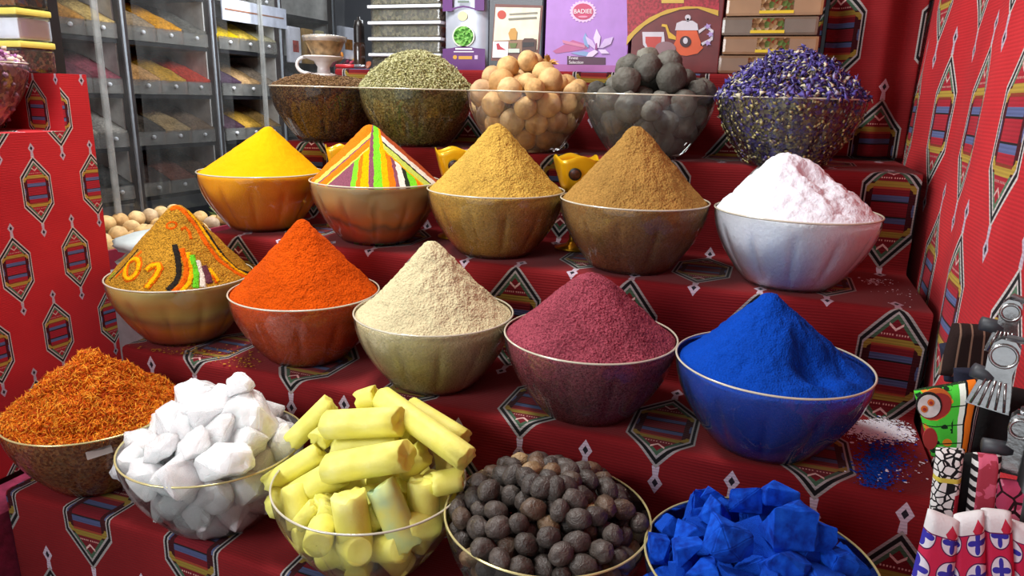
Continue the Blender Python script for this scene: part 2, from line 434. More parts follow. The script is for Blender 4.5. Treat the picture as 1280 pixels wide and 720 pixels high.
def bowl(key, x, y, z, label, dusty=True, gold=False, s=1.0):
    t = thing('glass_bowl', (x, y, z+.0015), label, 'bowl', 'glass bowls on the tiers'); t.scale = (s, s, s)
    t.rotation_euler[2] = 0
    link('glass_body', BOWL_M if key in ('A3', 'A4', 'D3', 'R1') else BOWL_D if dusty else BOWL, None, t); link('rim', RIMG if gold else RIMM, None, t)
    BOWLS[key] = Vector((x, y, z+.0015)); return t
spec = [
 ('A1', -1.017, 1.466, ZA, 'glass bowl of brown cumin seeds under the white cup', False, False),
 ('A2', -.782, 1.472, ZA, 'glass bowl heaped with pale green fennel seeds', False, False),
 ('A3', -.514, 1.469, ZA, 'clear glass bowl full of tan dried limes', False, False),
 ('A4', -.258, 1.476, ZA, 'clear glass bowl full of black dried limes', False, False),
 ('A5', .008, 1.452, ZA, 'glass bowl of dried purple flowers beside the curtain', False, False),
 ('B1', -1.045, 1.252, ZB, 'glass bowl filled with yellow turmeric powder', True, False),
 ('B2', -.756, 1.245, ZB, 'glass bowl under the cone with rainbow stripes', True, False),
 ('B3', -.494, 1.244, ZB, 'glass bowl filled with sandy yellow ginger powder', True, False),
 ('B4', -.230, 1.240, ZB, 'glass bowl filled with olive brown spice powder', True, False),
 ('B5', .037, 1.246, ZB, 'glass bowl filled with bright white powder', True, False),
 ('C1', -1.039, 1.002, ZC, 'glass bowl under the ornamented cone with layered powder inside', True, False),
 ('C2', -.763, 1.010, ZC, 'glass bowl filled with orange chilli powder', True, False),
 ('C3', -.500, .995, ZC, 'glass bowl filled with cream coloured powder', True, False),
 ('C4', -.236, .992, ZC, 'glass bowl filled with dark pink sumac', True, False),
 ('C5', .024, .984, ZC, 'glass bowl filled with vivid blue powder', True, False),
 ('D1', -.995, .755, ZD, 'glass bowl heaped with orange safflower threads', False, True),
 ('D2', -.738, .742, ZD, 'gilt rimmed glass bowl of white crystal lumps', False, True),
 ('D3', -.470, .742, ZD, 'glass bowl of yellow sulphur sticks', False, False),
 ('D4', -.223, .760, ZD, 'gilt rimmed glass bowl full of nutmegs', False, True),
 ('D5', .032, .762, ZD, 'gilt rimmed glass bowl of blue indigo lumps', False, True)]
BT = {}
for k, x, y, z, lb, du, go in spec: BT[k] = bowl(k, x, y, z, lb, du, go)

# ------------------------------------------------------------------ heaps of powder and seed
def heap_pts(key, apex, flare=1.0, dome=0.0, tip=.006, amp=.0016, lift=.0, dents=(), n=150, nt=54, freq=38, level=.003, seedv=0.0, R=None):
    """a filling that follows the inside of the bowl and rises to the apex; local to the bowl"""
    c = BOWLS[key]; ax = Vector(apex)-c; Hc = ax.z-(HB-level); Rr0 = 0; Rr = (bowl_r(HB-level)-.0022) if R is None else R
    if not dome: Hc *= 1/(1-.5*(tip*2)/Rr)
    rings = []
    for i in range(16):
        z = .0055+(HB-level-.0055)*i/15; rings.append((bowl_r(z)*.992-.0022, z, 0, 0, 0))
    for i in range(1, nt+1):
        t = i/nt
        if dome: r = Rr*((1-dome)*(1-t)+dome*math.sqrt(max(0, 1-t*t))); z = Hc*t
        else: r = Rr*(1-t); z = Hc*(t**flare)
        if not dome:
            rr = r/Rr; z = z if r > tip*2 else z-((tip*2-r)**2)/(tip*2)*.5*Hc/Rr
        rings.append((max(r, .0004), HB-level+z, ax.x*t, ax.y*t, t))
    V = []; Fc = []
    for r, z, ox, oy, t in rings:
        for k in range(n):
            a = 2*PI*k/n; rr = r*(flute(a-0*BT[key].rotation_euler[2], z) if t == 0 else 1)
            p = Vector((ox+rr*math.cos(a), oy+rr*math.sin(a), z))
            if t > 0:
                e = min(1, t*8)*min(1, r/.012+.35); q = Vector((p.x+seedv, p.y, p.z))
                d = (noise.noise(q*freq)*.9+noise.noise(q*freq*2.7)*.6+noise.noise(q*freq*6.5)*.35)*amp*e
                p.z += d*1.0+lift*0; p.x += d*.7*math.cos(a); p.y += d*.7*math.sin(a)
                for (dx, dy, dr, dd) in dents:
                    w = math.hypot(p.x-dx, p.y-dy)/dr
                    if w < 1: p.z -= dd*(1-w*w)**2
            V.append(p)
    for i in range(len(rings)-1):
        for k in range(n): Fc.append((i*n+k, i*n+(k+1) % n, (i+1)*n+(k+1) % n, (i+1)*n+k))
    Fc.append(tuple(range(n-1, -1, -1)))
    V.append(Vector((ax.x, ax.y, V[-1].z+.0002))); L = len(V)-1; b = (len(rings)-1)*n
    for k in range(n): Fc.append((b+k, b+(k+1) % n, L))
    return V, Fc
def heap(key, apex, mat, label, cat='spice', name='powder_heap', body=None, **kw):
    V, Fc = heap_pts(key, apex, **kw)
    me = bpy.data.meshes.new(name); me.from_pydata([tuple(p) for p in V], [], Fc)
    me.materials.append(mat)
    if body:
        me.materials.append(body); n = kw.get('n', 150)
        for p in me.polygons:
            if p.index < n*15: p.material_index = 1
    for p in me.polygons: p.use_smooth = True
    o = link(name, me); o.location = BOWLS[key]
    tag(o, label, cat, None, 'stuff'); return o, V, Fc
def bvh_of(key, V, Fc): c = BOWLS[key]; return BVHTree.FromPolygons([tuple(p+c) for p in V], [list(f) for f in Fc])

def grains(name, V, Fc, count, lmin, lmax, wid, mat, parent, seed, upper=True, tilt=.35, curve=0.0, off=.0006, zmin=None, flat=1.0):
    """thousands of small spindle grains lying on a heap, one mesh"""
    rg = np.random.default_rng(seed); P = np.array([tuple(p) for p in V])
    tris = [f for f in Fc if len(f) == 4]; Q = np.array(tris)
    A, B, C, D = P[Q[:, 0]], P[Q[:, 1]], P[Q[:, 2]], P[Q[:, 3]]
    nr = np.cross(C-A, D-B); ar = np.linalg.norm(nr, axis=1)/2; nr = nr/np.maximum(1e-12, ar*2)[:, None]
    cz = (A+C)[:, 2]/2; m = (cz > (zmin if zmin is not None else HB-.004)) if upper else np.ones(len(Q), bool)
    w = ar*m; w = w/w.sum(); idx = rg.choice(len(Q), count, p=w)
    s, t = rg.random(count)[:, None], rg.random(count)[:, None]
    base = (A[idx]*(1-s)+B[idx]*s)*(1-t)+(D[idx]*(1-s)+C[idx]*s)*t
    N = nr[idx]; rv = rg.normal(size=(count, 3)); T = rv-N*(rv*N).sum(1)[:, None]*(1-tilt*rg.random(count))[:, None]
    T /= np.linalg.norm(T, axis=1)[:, None]; S = np.cross(N, T); S /= np.linalg.norm(S, axis=1)[:, None]; U = np.cross(T, S)
    L = (lmin+(lmax-lmin)*rg.random(count))[:, None]/2; wd = wid*(.7+.6*rg.random(count))[:, None]/2
    c = base+N*(off+wd*rg.random(count)[:, None]*2.2)
    bend = U*(curve*L*(rg.random(count)[:, None]-.3)) + S*(curve*L*(rg.random(count)[:, None]-.5))
    ends0, ends1 = c-T*L-bend, c+T*L-bend
    ring = [c+S*wd, c+U*wd*flat, c-S*wd, c-U*wd*flat]
    Vv = np.stack([ends0, ends1]+ring, 1).reshape(-1, 3)
    o6 = (np.arange(count)*6)[:, None]
    fl = []
    for k in range(4):
        a, b = 2+k, 2+(k+1) % 4
        fl += [np.concatenate([o6+0, o6+b, o6+a], 1), np.concatenate([o6+1, o6+a, o6+b], 1)]
    tint = np.repeat(rg.random(count), 6)
    o = link(name, arr_mesh(name, Vv, np.concatenate(fl, 0), tint), mat, parent); o['kind'] = 'stuff'; return o

ap = lambda px, py, key: atY(px, py, BOWLS[key].y)
# top tier
m_cumin = speckle('cumin_bulk', ['5a4127', '6e5130', '4a3320', '7d6138', '3c2a1a'], 330)
o, V, Fc = heap('A1', ap(402, 93, 'A1'), m_cumin, 'low heap of brown cumin seeds in the bowl under the cup', 'seeds', 'cumin_heap', dome=.7, amp=.003)
A1 = (o, V, Fc)
grains('seed', V, Fc, 3800, .005, .008, .0016, seeds_mat('cumin_seeds', [(0, '5b3f28'), (.4, '8a6848'), (.75, 'a5845f'), (1, '4a3322')]), o, 1)
m_fen = speckle('fennel_bulk', ['8a8452', '6f6a40', 'a39c66', '59542f', '7d7748'], 300)
o, V, Fc = heap('A2', ap(521, 64, 'A2'), m_fen, 'domed heap of pale green fennel seeds', 'seeds', 'fennel_heap', dome=.62, amp=.004)
grains('seed', V, Fc, 5200, .007, .012, .0021, seeds_mat('fennel_seeds', [(0, '8f8c58'), (.35, 'b9b684'), (.75, 'd6d2a4'), (1, '77743f')]), o, 2)
m_flo = speckle('flower_bulk', ['4a3f6a', '6b5f5a', '8f8458', '3a3048', '5d5490', '77705a'], 170)
o, V, Fc = heap('A5', ap(988, 68, 'A5'), m_flo, 'heap of dried purple flowers with cream flecks', 'flowers', 'flower_heap', dome=.50, amp=.010, freq=24)
grains('petal', V, Fc, 3000, .010, .020, .0078, seeds_mat('violet_petals', [(0, '2a2250'), (.25, '4c4290'), (.5, '756cb4'), (.7, '3a3068'), (.82, '8f8abc'), (.88, 'cfc9a8'), (1, 'e2dcc0')]), o, 3, tilt=1.4, curve=1.1, off=.002, flat=.22)
grains('petal', V, Fc, 2600, .006, .011, .0055, seeds_mat('flower_flecks', [(0, '4a3f78'), (.35, '8d8250'), (.6, 'b8ad78'), (1, '2f2740')]), o, 33, upper=False, tilt=.4, off=-.001, flat=.4)

# second tier
heap('B1', ap(336, 158, 'B1'), powder('turmeric_powder', 'f2ad05', .05, 500, .25), 'smooth yellow cone of turmeric powder', 'spice', amp=.0009, tip=.006, flare=1.04)
def striped_material(Wd, Hc, yaw):
    t = NT('striped_powder'); X, Y, Z = t.xyz()
    p = (X*math.cos(yaw)+Y*math.sin(yaw)); q = (X*math.sin(yaw)*-1+Y*math.cos(yaw))
    wob = (E(t, t.noise(90, 2))-.5)*.006
    h = ((Z-HB)/Hc).max(0); de = (h*-1+1)*Wd-p.abs()+wob
    og, gr, ye, pu, wh, bk, br = [srgb(x) for x in ('f07a12', '7fdc2e', 'ffb400', '8a5060', 'f2eadb', '2f3428', 'b8552c')]
    lg = srgb('c9d860')
    pn = ((p+wob)/((h*-.45+1)*Wd))*.5+.5
    vert = t.ramp(pn, [(0, pu), (.315, gr), (.352, og), (.385, ye), (.445, pu), (.482, gr), (.548, ye), (.600, og), (.645, pu), (.672, wh), (.722, bk), (.752, gr), (.808, og)], 'CONSTANT')
    dn = de/(.34*Wd)
    sl = t.ramp(dn, [(0, og), (.22, lg), (.40, pu), (.47, og), (.80, lg), (.93, pu)], 'CONSTANT')
    sr = t.ramp(dn, [(0, br), (.22, wh), (.44, bk), (.52, lg), (.80, ye)], 'CONSTANT')
    side = t.mix(p.gt(0), sl, sr)
    n = t.noise(480, 2)
    c = t.mix(de.gt(.30*Wd).max(((p/Wd)-.02).abs().lt((h*-1+1)*.16+.05)), side, vert)
    mx = t.n('ShaderNodeMix', data_type='RGBA', blend_type='MULTIPLY'); mx.inputs[0].default_value = .7
    t.put(mx.inputs[6], c); t.put(mx.inputs[7], t.ramp(n, [(.35, (.62, .62, .62, 1)), (.6, (1, 1, 1, 1))]))
    return t.princ(mx.outputs[2], .95, 0, t.bump(n, .6, .003), .1)
layered = NT('layered_powder_body')
_x, _y, _z = layered.xyz()
_q = _z/HB + (E(layered, layered.noise(9, 4))-.5)*.45
layered_mat = layered.princ(layered.ramp(_q, [(0, srgb('d8945c')), (.2, srgb('cc7a30')), (.36, srgb('dc9a24')), (.5, srgb('a88244')), (.62, srgb('c8b45c')), (.78, srgb('cc9c48')), (1, srgb('c0aa62'))]), .8)
layered2 = NT('striped_powder_body'); _x, _y, _z = layered2.xyz()
_q = _z/HB + (E(layered2, layered2.noise(11, 3))-.5)*.8
layered2_mat = layered2.princ(layered2.ramp(_q, [(0, srgb('9a6440')), (.3, srgb('cc6c28')), (.42, srgb('8a6236')), (.5, srgb('cc8028')), (.7, srgb('c09458')), (1, srgb('b09460'))]), .8)
apx = ap(462, 156, 'B2')
yaw_b2 = math.atan2(BOWLS['B2'].x, BOWLS['B2'].y)*-1
heap('B2', apx, striped_material(.127, apx.z-BOWLS['B2'].z-HB, yaw_b2), 'powder cone striped in green, orange, yellow, purple and white', 'spice', body=layered2_mat, amp=.0012, tip=.009)
heap('B3', ap(622, 154, 'B3'), powder('ginger_powder', 'd2a84c', .17, 300, 1.0), 'sandy yellow powder cone between the gold goblets', 'spice', amp=.0022, tip=.010, flare=1.08)
heap('B4', ap(797, 158, 'B4'), powder('olive_brown_powder', 'ae8444', .18, 300, 1.0), 'olive brown powder cone beside the white powder', 'spice', amp=.0024, tip=.011, flare=1.05)
yawc = math.atan2(.037, 1.246)
heap('B5', ap(985, 190, 'B5'), powder('white_powder', 'eef3fb', .02, 200, .4), 'broken cone of bright white powder', 'spice', amp=.0045, freq=26, tip=.016, flare=1.0, dents=((.012, -.030, .026, .022), (.034, -.020, .022, .012), (.03, -.05, .03, .008)), seedv=3.3)
# third tier
oC1, VC1, FC1 = heap('C1', ap(222, 256, 'C1'), powder('cumin_powder', 'c8902c', .22, 330, 1.0, '7d5a1c'), 'brown spice cone drawn with coloured powder lines and digits', 'spice', body=layered_mat, amp=.0014, tip=.010)
heap('C2', ap(378, 274, 'C2'), powder('chilli_powder', 'd95204', .16, 330, 1.0), 'bright orange cone of chilli powder', 'spice', amp=.0021, tip=.007, flare=1.05)
heap('C3', ap(540, 301, 'C3'), powder('cream_powder', 'dccfa4', .10, 300, .9), 'pale cream powder cone', 'spice', amp=.0026, tip=.013, flare=1.22)
heap('C4', ap(740, 341, 'C4'), powder('sumac_powder', 'a24a58', .28, 300, 1.0, '6a2434'), 'dark pink cone of coarse sumac', 'spice', amp=.0020, tip=.020, flare=1.10)
heap('C5', ap(963, 366, 'C5'), powder('blue_powder', '0846b4', .14, 420, .6), 'vivid blue powder cone with a scooped side', 'spice', amp=.0022, tip=.009, flare=1.16, level=.008, dents=((.050, -.055, .040, .026), (.080, -.030, .03, .014), (.03, -.075, .03, .006), (-.04, -.10, .05, .005)))
# lowest tier
m_saf = speckle('safflower_bulk', ['b8703c', '9a5a34', 'c08048', '8a4c28', 'a87448'], 260)
o, V, Fc = heap('D1', ap(112, 442, 'D1'), speckle('safflower_base', ['c4560a', 'd97a14', 'a8400c', 'b8480a'], 260), 'shaggy heap of orange safflower threads', 'spice', 'safflower_heap', body=m_saf, dome=.14, amp=.009, freq=22, dents=((.05, .03, .07, .012),))
grains('thread', V, Fc, 9000, .010, .019, .0016, seeds_mat('safflower_threads', [(0, 'b03a08'), (.3, 'd9640c'), (.65, 'ee9420'), (.85, 'f6b23c'), (1, 'a02c0c')]), o, 5, tilt=.9, curve=.5)
stk = MB(); stk.box((-.017, -.0005, -.006), (.017, .0005, .006))
pst = atY(126, 581, BOWLS['D1'].y-.105)
dirn = Vector((pst.x-BOWLS['D1'].x, pst.y-BOWLS['D1'].y, 0)).normalized(); hz = pst.z-BOWLS['D1'].z
so = stk.build('sticker', plain('clear_sticker', '9b8f88', .2, 0, .05), BT['D1'])
loc = dirn*(bowl_r(hz)+.0015)+Vector((0, 0, hz)); ang = math.atan2(dirn.y, dirn.x)+PI/2
so.matrix_local = Matrix.Rotation(-BT['D1'].rotation_euler[2], 4, 'Z') @ Matrix.Translation(loc) @ Matrix.Rotation(ang, 4, 'Z') @ Matrix.Rotation(-.55, 4, 'X') @ Matrix.Rotation(-.12, 4, 'Y')

# powder lines drawn on the ornamented cone
TR = bvh_of('C1', VC1, FC1); cC1 = BOWLS['C1']
LINE = {k: powder('powder_line_'+k, c, .12, 420, .6) for k, c in dict(yellow='ffb60a', orange='e8660c', black='2a2520', green='6fd02a', white='ece2d0', purple='6a3a44', lime='7f9a2c').items()}
def stroke(pts, w, colr, lift=0.0, zoom=(6.0, 120, 250)):
    P = [(zoom[1]+x/zoom[0], zoom[2]+y/zoom[0]) for x, y in pts]; D = []
    for i in range(len(P)-1):
        n = max(2, int(math.dist(P[i], P[i+1])/1.6))
        D += [(P[i][0]+(P[i+1][0]-P[i][0])*k/n, P[i][1]+(P[i+1][1]-P[i][1])*k/n) for k in range(n)]
    D.append(P[-1]); C = []; Nn = []; R = []
    for x, y in D:
        hit = TR.ray_cast(EYE, ray(x, y).normalized())
        if hit[0] is None: continue
        n = hit[1]; n = n if n.dot(ray(x, y)) < 0 else -n
        C.append(hit[0]+n*lift-cC1); Nn.append(n); R.append(w/zoom[0]/2*(hit[0]-EYE).dot(_fw)/F_PX*(1+.22*noise.noise((x*.9, y*.9, 3))+.25*noise.noise((x*2.7, y*2.7, 5))))
    if len(C) < 3: return
    mb = MB().tube(C, R, 12, .24, Nn); rgs = random.Random(len(pts)*7+int(w))
    for i, p in enumerate(C):
        for _ in range(5):
            t_ = (C[min(i+1, len(C)-1)]-C[max(i-1, 0)]).normalized(); sd_ = t_.cross(Nn[i]); lat = rgs.uniform(-1.35, 1.35)
            q = p+sd_*(R[i]*lat)+Nn[i]*(R[i]*.24*math.sqrt(max(0, 1-lat*lat)))+t_*rgs.uniform(-.001, .001); g = rgs.uniform(.0004, .0009)
            mb.add([q+sd_*g, q+t_*g, q-sd_*g, q-t_*g, q+Nn[i]*g*1.3], [(0, 1, 4), (1, 2, 4), (2, 3, 4), (3, 0, 4)])
    mb.build('powder_line', LINE[colr], oC1, True, fix=False)
def ell(cx, cy, rx, ry, rot, n=18): return [(cx+rx*math.cos(a)*math.cos(rot)-ry*math.sin(a)*math.sin(rot), cy+rx*math.cos(a)*math.sin(rot)+ry*math.sin(a)*math.cos(rot)) for a in [2*PI*k/n for k in range(n+1)]]
zero = ell(272, 518, 44, 82, .45); one = [(378, 530), (415, 495), (468, 485), (478, 520), (445, 580), (378, 662)]
stroke(zero, 54, 'orange'); stroke(zero, 30, 'yellow', .0017)
stroke(one, 56, 'orange'); stroke(one, 32, 'yellow', .0017)
stroke([(588, 335), (606, 400), (620, 480), (622, 560), (596, 620), (540, 678)], 42, 'black')
stroke([(640, 365), (665, 430), (682, 500), (672, 580), (640, 640), (580, 690)], 40, 'orange')
stroke([(690, 395), (705, 470), (716, 560), (698, 625), (640, 688)], 32, 'yellow', .0004)
stroke([(714, 415), (735, 480), (752, 560), (748, 660)], 44, 'green', .0004)
stroke([(760, 455), (785, 530), (800, 600), (800, 655)], 40, 'white')
stroke([(803, 495), (838, 560), (852, 625)], 46, 'purple')
stroke([(850, 515), (892, 570), (920, 610)], 30, 'yellow')
stroke([(872, 560), (895, 600), (905, 625)], 22, 'orange')
stroke([(560, 75), (600, 48), (650, 75), (700, 135), (760, 212), (830, 330), (920, 450), (1040, 540), (1130, 585)], 36, 'orange')
stroke([(690, 85), (760, 165), (840, 285), (930, 412), (1050, 520), (1150, 576)], 26, 'yellow', .0004)
stroke([(800, 195), (850, 262), (905, 350), (985, 450), (1070, 525), (1180, 556)], 22, 'black')
stroke(ell(566, 190, 38, 24, -.2), 14, 'orange'); stroke([(640, 222), (668, 205), (700, 240), (712, 292)], 20, 'orange')
stroke([(340, 385), (245, 478), (150, 580)], 24, 'orange'); stroke([(315, 372), (205, 500), (105, 602)], 12, 'black'); stroke([(140, 545), (100, 590)], 26, 'lime')

# ------------------------------------------------------------------ loose pieces packed into bowls
def heap_env(apexz, apow=.75):
    Hh = apexz-HB
    def env(z):
        if z <= HB: return bowl_r(max(0, z))-.004
        return (RB-.004)*max(0, 1-(z-HB)/Hh)**apow
    return env
def pack(radii, env, ztop, seed, pins=(), iters=260):
    """relax spheres inside the bowl and its heap; pins = [(local pos, radius)] stay"""
    rg = np.random.default_rng(seed); n = len(radii); m = len(pins)
    R = np.concatenate([np.array([p[1] for p in pins]).reshape(-1), np.array(radii)]) if m else np.array(radii)
    P = np.zeros((n+m, 3))
    for i in range(m): P[i] = pins[i][0]
    for i in range(n):
        while True:
            q = rg.uniform((-RB, -RB, .005), (RB, RB, ztop)); e = env(q[2])
            if math.hypot(q[0], q[1]) < e: break
        P[m+i] = q
    for it in range(iters):
        d = P[:, None]-P[None]; L = np.linalg.norm(d, axis=2)+np.eye(n+m); ov = (R[:, None]+R[None])*.96-L
        np.fill_diagonal(ov, 0); ov = np.maximum(ov, 0)
        mv = (d/L[..., None]*ov[..., None]*.36).sum(1)
        if it < iters*.7: mv[:, 2] -= .00025
        mv[:m] = 0; P += np.clip(mv, -.01, .01)
        for i in range(m, n+m):
            x, y, z = P[i]; z = max(z, R[i]+.005)
            z = min(z, ztop); e = max(.001, min(env(z), env(max(0, z-R[i]*.6))+R[i]*.15 if z < HB else 9)-R[i]*(.97 if z < HB else .55)); r = math.hypot(x, y)
            if r > e: x *= e/r; y *= e/r
            P[i] = (x, y, z)
    return P, R
def visible(p, r, env, ztop, k=2.6):
    rad = math.hypot(p[0], p[1])
    if env(p[2])-rad < r*k: return True
    z = p[2]
    while z < ztop and env(z) > rad: z += .004
    return z-p[2] < r*(k+.6)
def blob_mesh(name, rx, ry, rz, seed, amp, freq, nu=18, nv=12, ridge=0, mats=()):
    V = []; Fc = []
    for i in range(nv+1):
        for k in range(nu):
            th = PI*i/nv; a = 2*PI*k/nu
            d = Vector((math.sin(th)*math.cos(a), math.sin(th)*math.sin(a), math.cos(th)))
            s = 1+amp*noise.noise(d*freq+Vector((seed*3.7, 0, 0)))+amp*.5*noise.noise(d*freq*2.3+Vector((0, seed*2.1, 0)))
            if ridge: s += ridge*math.sin(th)*math.cos(a*7+3*math.sin(th*2+seed))
            V.append((d.x*rx*s, d.y*ry*s, d.z*rz*s))
    for i in range(nv):
        for k in range(nu): Fc.append((i*nu+k, (i+1)*nu+k, (i+1)*nu+(k+1) % nu, i*nu+(k+1) % nu))
    me = bpy.data.meshes.new(name); me.from_pydata(V, [], Fc)
    for p in me.polygons: p.use_smooth = True
    for m in mats: me.materials.append(m)
    return me
def rock_mesh(name, seed, mat, npt=16, box=(1, .8, .6), bev=.05, boxy=.5, rugged=.10):
    rg = random.Random(seed); bm = bmesh.new()
    for i in range(npt):
        if rg.random() < boxy: d = Vector([rg.choice((-1, 1))*rg.uniform(.75, 1) for _ in range(3)])*.62
        else: d = Vector((rg.gauss(0, 1), rg.gauss(0, 1), rg.gauss(0, 1))).normalized()*rg.uniform(.85, 1)
        bm.verts.new((d.x*box[0], d.y*box[1], d.z*box[2]))
    r = bmesh.ops.convex_hull(bm, input=bm.verts[:])
    bmesh.ops.delete(bm, geom=list({g for g in r['geom_interior']+r['geom_unused'] if isinstance(g, bmesh.types.BMVert)}), context='VERTS')
    for ax in range(3):
        lo = min(v.co[ax] for v in bm.verts); hi = max(v.co[ax] for v in bm.verts)
        for v in bm.verts: v.co[ax] = ((v.co[ax]-lo)/(hi-lo)*2-1)*box[ax]
    bmesh.ops.dissolve_limit(bm, angle_limit=.25, verts=bm.verts[:], edges=bm.edges[:])
    bmesh.ops.bevel(bm, geom=bm.edges[:], offset=bev, segments=2, affect='EDGES', clamp_overlap=True)
    bmesh.ops.triangulate(bm, faces=bm.faces[:])
    bmesh.ops.subdivide_edges(bm, edges=bm.edges[:], cuts=1, use_grid_fill=True)
    if rugged:
        bmesh.ops.subdivide_edges(bm, edges=[e for e in bm.edges if e.calc_length() > .25*max(box)], cuts=1, use_grid_fill=True)
        k = min(box)
        for v in bm.verts:
            q = Vector((v.co.x/box[0], v.co.y/box[1], v.co.z/box[2]))*2.1+Vector((seed*1.3, 0, 0)); v.co += noise.noise_vector(q)*k*rugged+noise.noise_vector(q*2.6)*k*rugged*.6
    bmesh.ops.recalc_face_normals(bm, faces=bm.faces)
    me = bpy.data.meshes.new(name); bm.to_mesh(me); bm.free(); me.materials.append(mat); return me
def rnd_rot(rg): return (rg.uniform(0, 6.28), rg.uniform(0, 6.28), rg.uniform(0, 6.28))

# dried limes, tan and black
def lime_mat(name, stops, rough=.7, bump=.5):
    t = NT(name); n = t.noise(45, 4); col = t.ramp(t.rnd(), [(p, srgb(c)) for p, c in stops])
    mx = t.n('ShaderNodeMix', data_type='RGBA', blend_type='MULTIPLY'); mx.inputs[0].default_value = .75
    t.put(mx.inputs[6], col); t.put(mx.inputs[7], t.ramp(n, [(.3, (.5, .45, .4, 1)), (.6, (1, 1, 1, 1))]))
    return t.princ(mx.outputs[2], rough, 0, t.bump((E(t, n)+E(t, t.noise(160, 2))*.4), bump, .004), .3)
tan_m = lime_mat('tan_lime_skin', [(0, 'd8ac6c'), (.4, 'e2be86'), (.7, 'd2a468'), (.9, 'b8a088'), (1, 'e6c48c')])
blk_m = lime_mat('black_lime_skin', [(0, '605f58'), (.4, '77756c'), (.7, '4a4842'), (1, '88867a')], .75, .9)
def fill(key, meshes, radii, ztop, seed, name, label, cat, group, pins=(), apow=.75, k=2.6, scale_by=None):
    env = heap_env(ztop, apow); P, R = pack(radii, env, ztop-.004, seed, pins); rg = random.Random(seed); c = BOWLS[key]; out = []
    for i in range(len(pins), len(R)):
        if not visible(P[i], R[i], env, ztop, k): continue
        o = link(name, rg.choice(meshes)); s = R[i]/scale_by if scale_by else 1
        o.location = c+Vector(P[i]); o.rotation_euler = rnd_rot(rg); o.scale = (s, s, s)
        tag(o, label, cat, group); out.append(o)
    return out
tanm = [blob_mesh('dried_lime', .0255, .0245, .026, i, .05, 1.6, 20, 14, 0, (tan_m,)) for i in range(4)]
blkm = [blob_mesh('black_lime', .0255, .0240, .027, 10+i, .10, 1.9, 22, 14, .012, (blk_m,)) for i in range(5)]
rg0 = random.Random(4)
fill('A3', tanm, [rg0.uniform(.020, .0265) for _ in range(70)], HB+.066, 21, 'dried_lime', 'tan dried lime in the clear glass bowl of tan limes', 'dried lime', 'tan dried limes in the back bowl', apow=.55, scale_by=.0255)
fill('A4', blkm, [rg0.uniform(.019, .0285) for _ in range(72)], HB+.072, 22, 'black_lime', 'black dried lime in the clear glass bowl of black limes', 'dried lime', 'black dried limes in the back bowl', apow=.55, scale_by=.0255)
# pale dried flower tuft lying on the tan limes
tf = thing('dried_flower_tuft', atY(685, 80, 1.50), 'small golden dried flower tuft on top of the tan limes', 'dried flower')
mt = plain('straw_petals', 'c9964e', .8, 0, .25, 60); rgx = random.Random(9)
for i in range(26):
    d = Vector((rgx.gauss(0, 1), rgx.gauss(0, .5), abs(rgx.gauss(0, .5)))).normalized(); L = rgx.uniform(.012, .030); sd = d.orthogonal().normalized()*.005
    MB().add([(0, 0, 0), d*L*.5+sd, d*L+Vector((0, 0, -.003)), d*L*.5-sd+Vector((0, 0, .002))], [(0, 1, 2, 3)]).build('petal', mt, tf, fix=False)
# nutmegs
t = NT('nutmeg_shell'); nn = t.noise(60, 4)
ncol = t.ramp(t.rnd(), [(0, srgb('4a423d')), (.4, srgb('5c524b')), (.75, srgb('48403a')), (.9, srgb('6a5442')), (.97, srgb('80664a')), (1, srgb('b89c70'))])
mx = t.n('ShaderNodeMix', data_type='RGBA', blend_type='MULTIPLY'); mx.inputs[0].default_value = .8
t.put(mx.inputs[6], ncol); t.put(mx.inputs[7], t.ramp(nn, [(.3, (.45, .42, .4, 1)), (.62, (1.0, 1.0, 1.0, 1))]))
nut_m = t.princ(mx.outputs[2], .46, 0, t.bump((E(t, nn)*1.0+E(t, t.noise(140, 3, dist=2.5))*.9), .8, .0024), .45)
nutm = [blob_mesh('nutmeg', .0128, .0122, .0158, 30+i, .09, 2.0, 26, 14, .034, (nut_m,)) for i in range(5)]
fill('D4', nutm, [rg0.uniform(.0118, .0152) for _ in range(400)], HB+.052, 23, 'nutmeg', 'dark brown nutmeg in the gilt rimmed bowl of nutmegs', 'nutmeg', 'nutmegs in the front bowl', apow=.5, k=2.1, scale_by=.0138)

def pinned(key, px, py, dy): return tuple(atY(px, py, BOWLS[key].y+dy)-BOWLS[key])
def place_rocks(key, big, mesh_of, name, label_of, cat, group):
    """big: (px, py, dy, width px, height px, depth ratio, spin)"""
    pins = []
    for i, (px, py, dy, wp, hp, dr, spin) in enumerate(big):
        p = Vector(pinned(key, px, py, dy)); d = (p+BOWLS[key]-EYE).dot(_fw); w = wp*d/F_PX/2; hh = hp*d/F_PX/2
        o = link(name, mesh_of(i, (w, (w+hh)/2*dr, hh))); o.location = BOWLS[key]+p; o.rotation_euler = (-.2, spin, YAW)
        tag(o, label_of(i), cat, group); pins.append((tuple(p), (w+hh)/2*.9))
    return pins
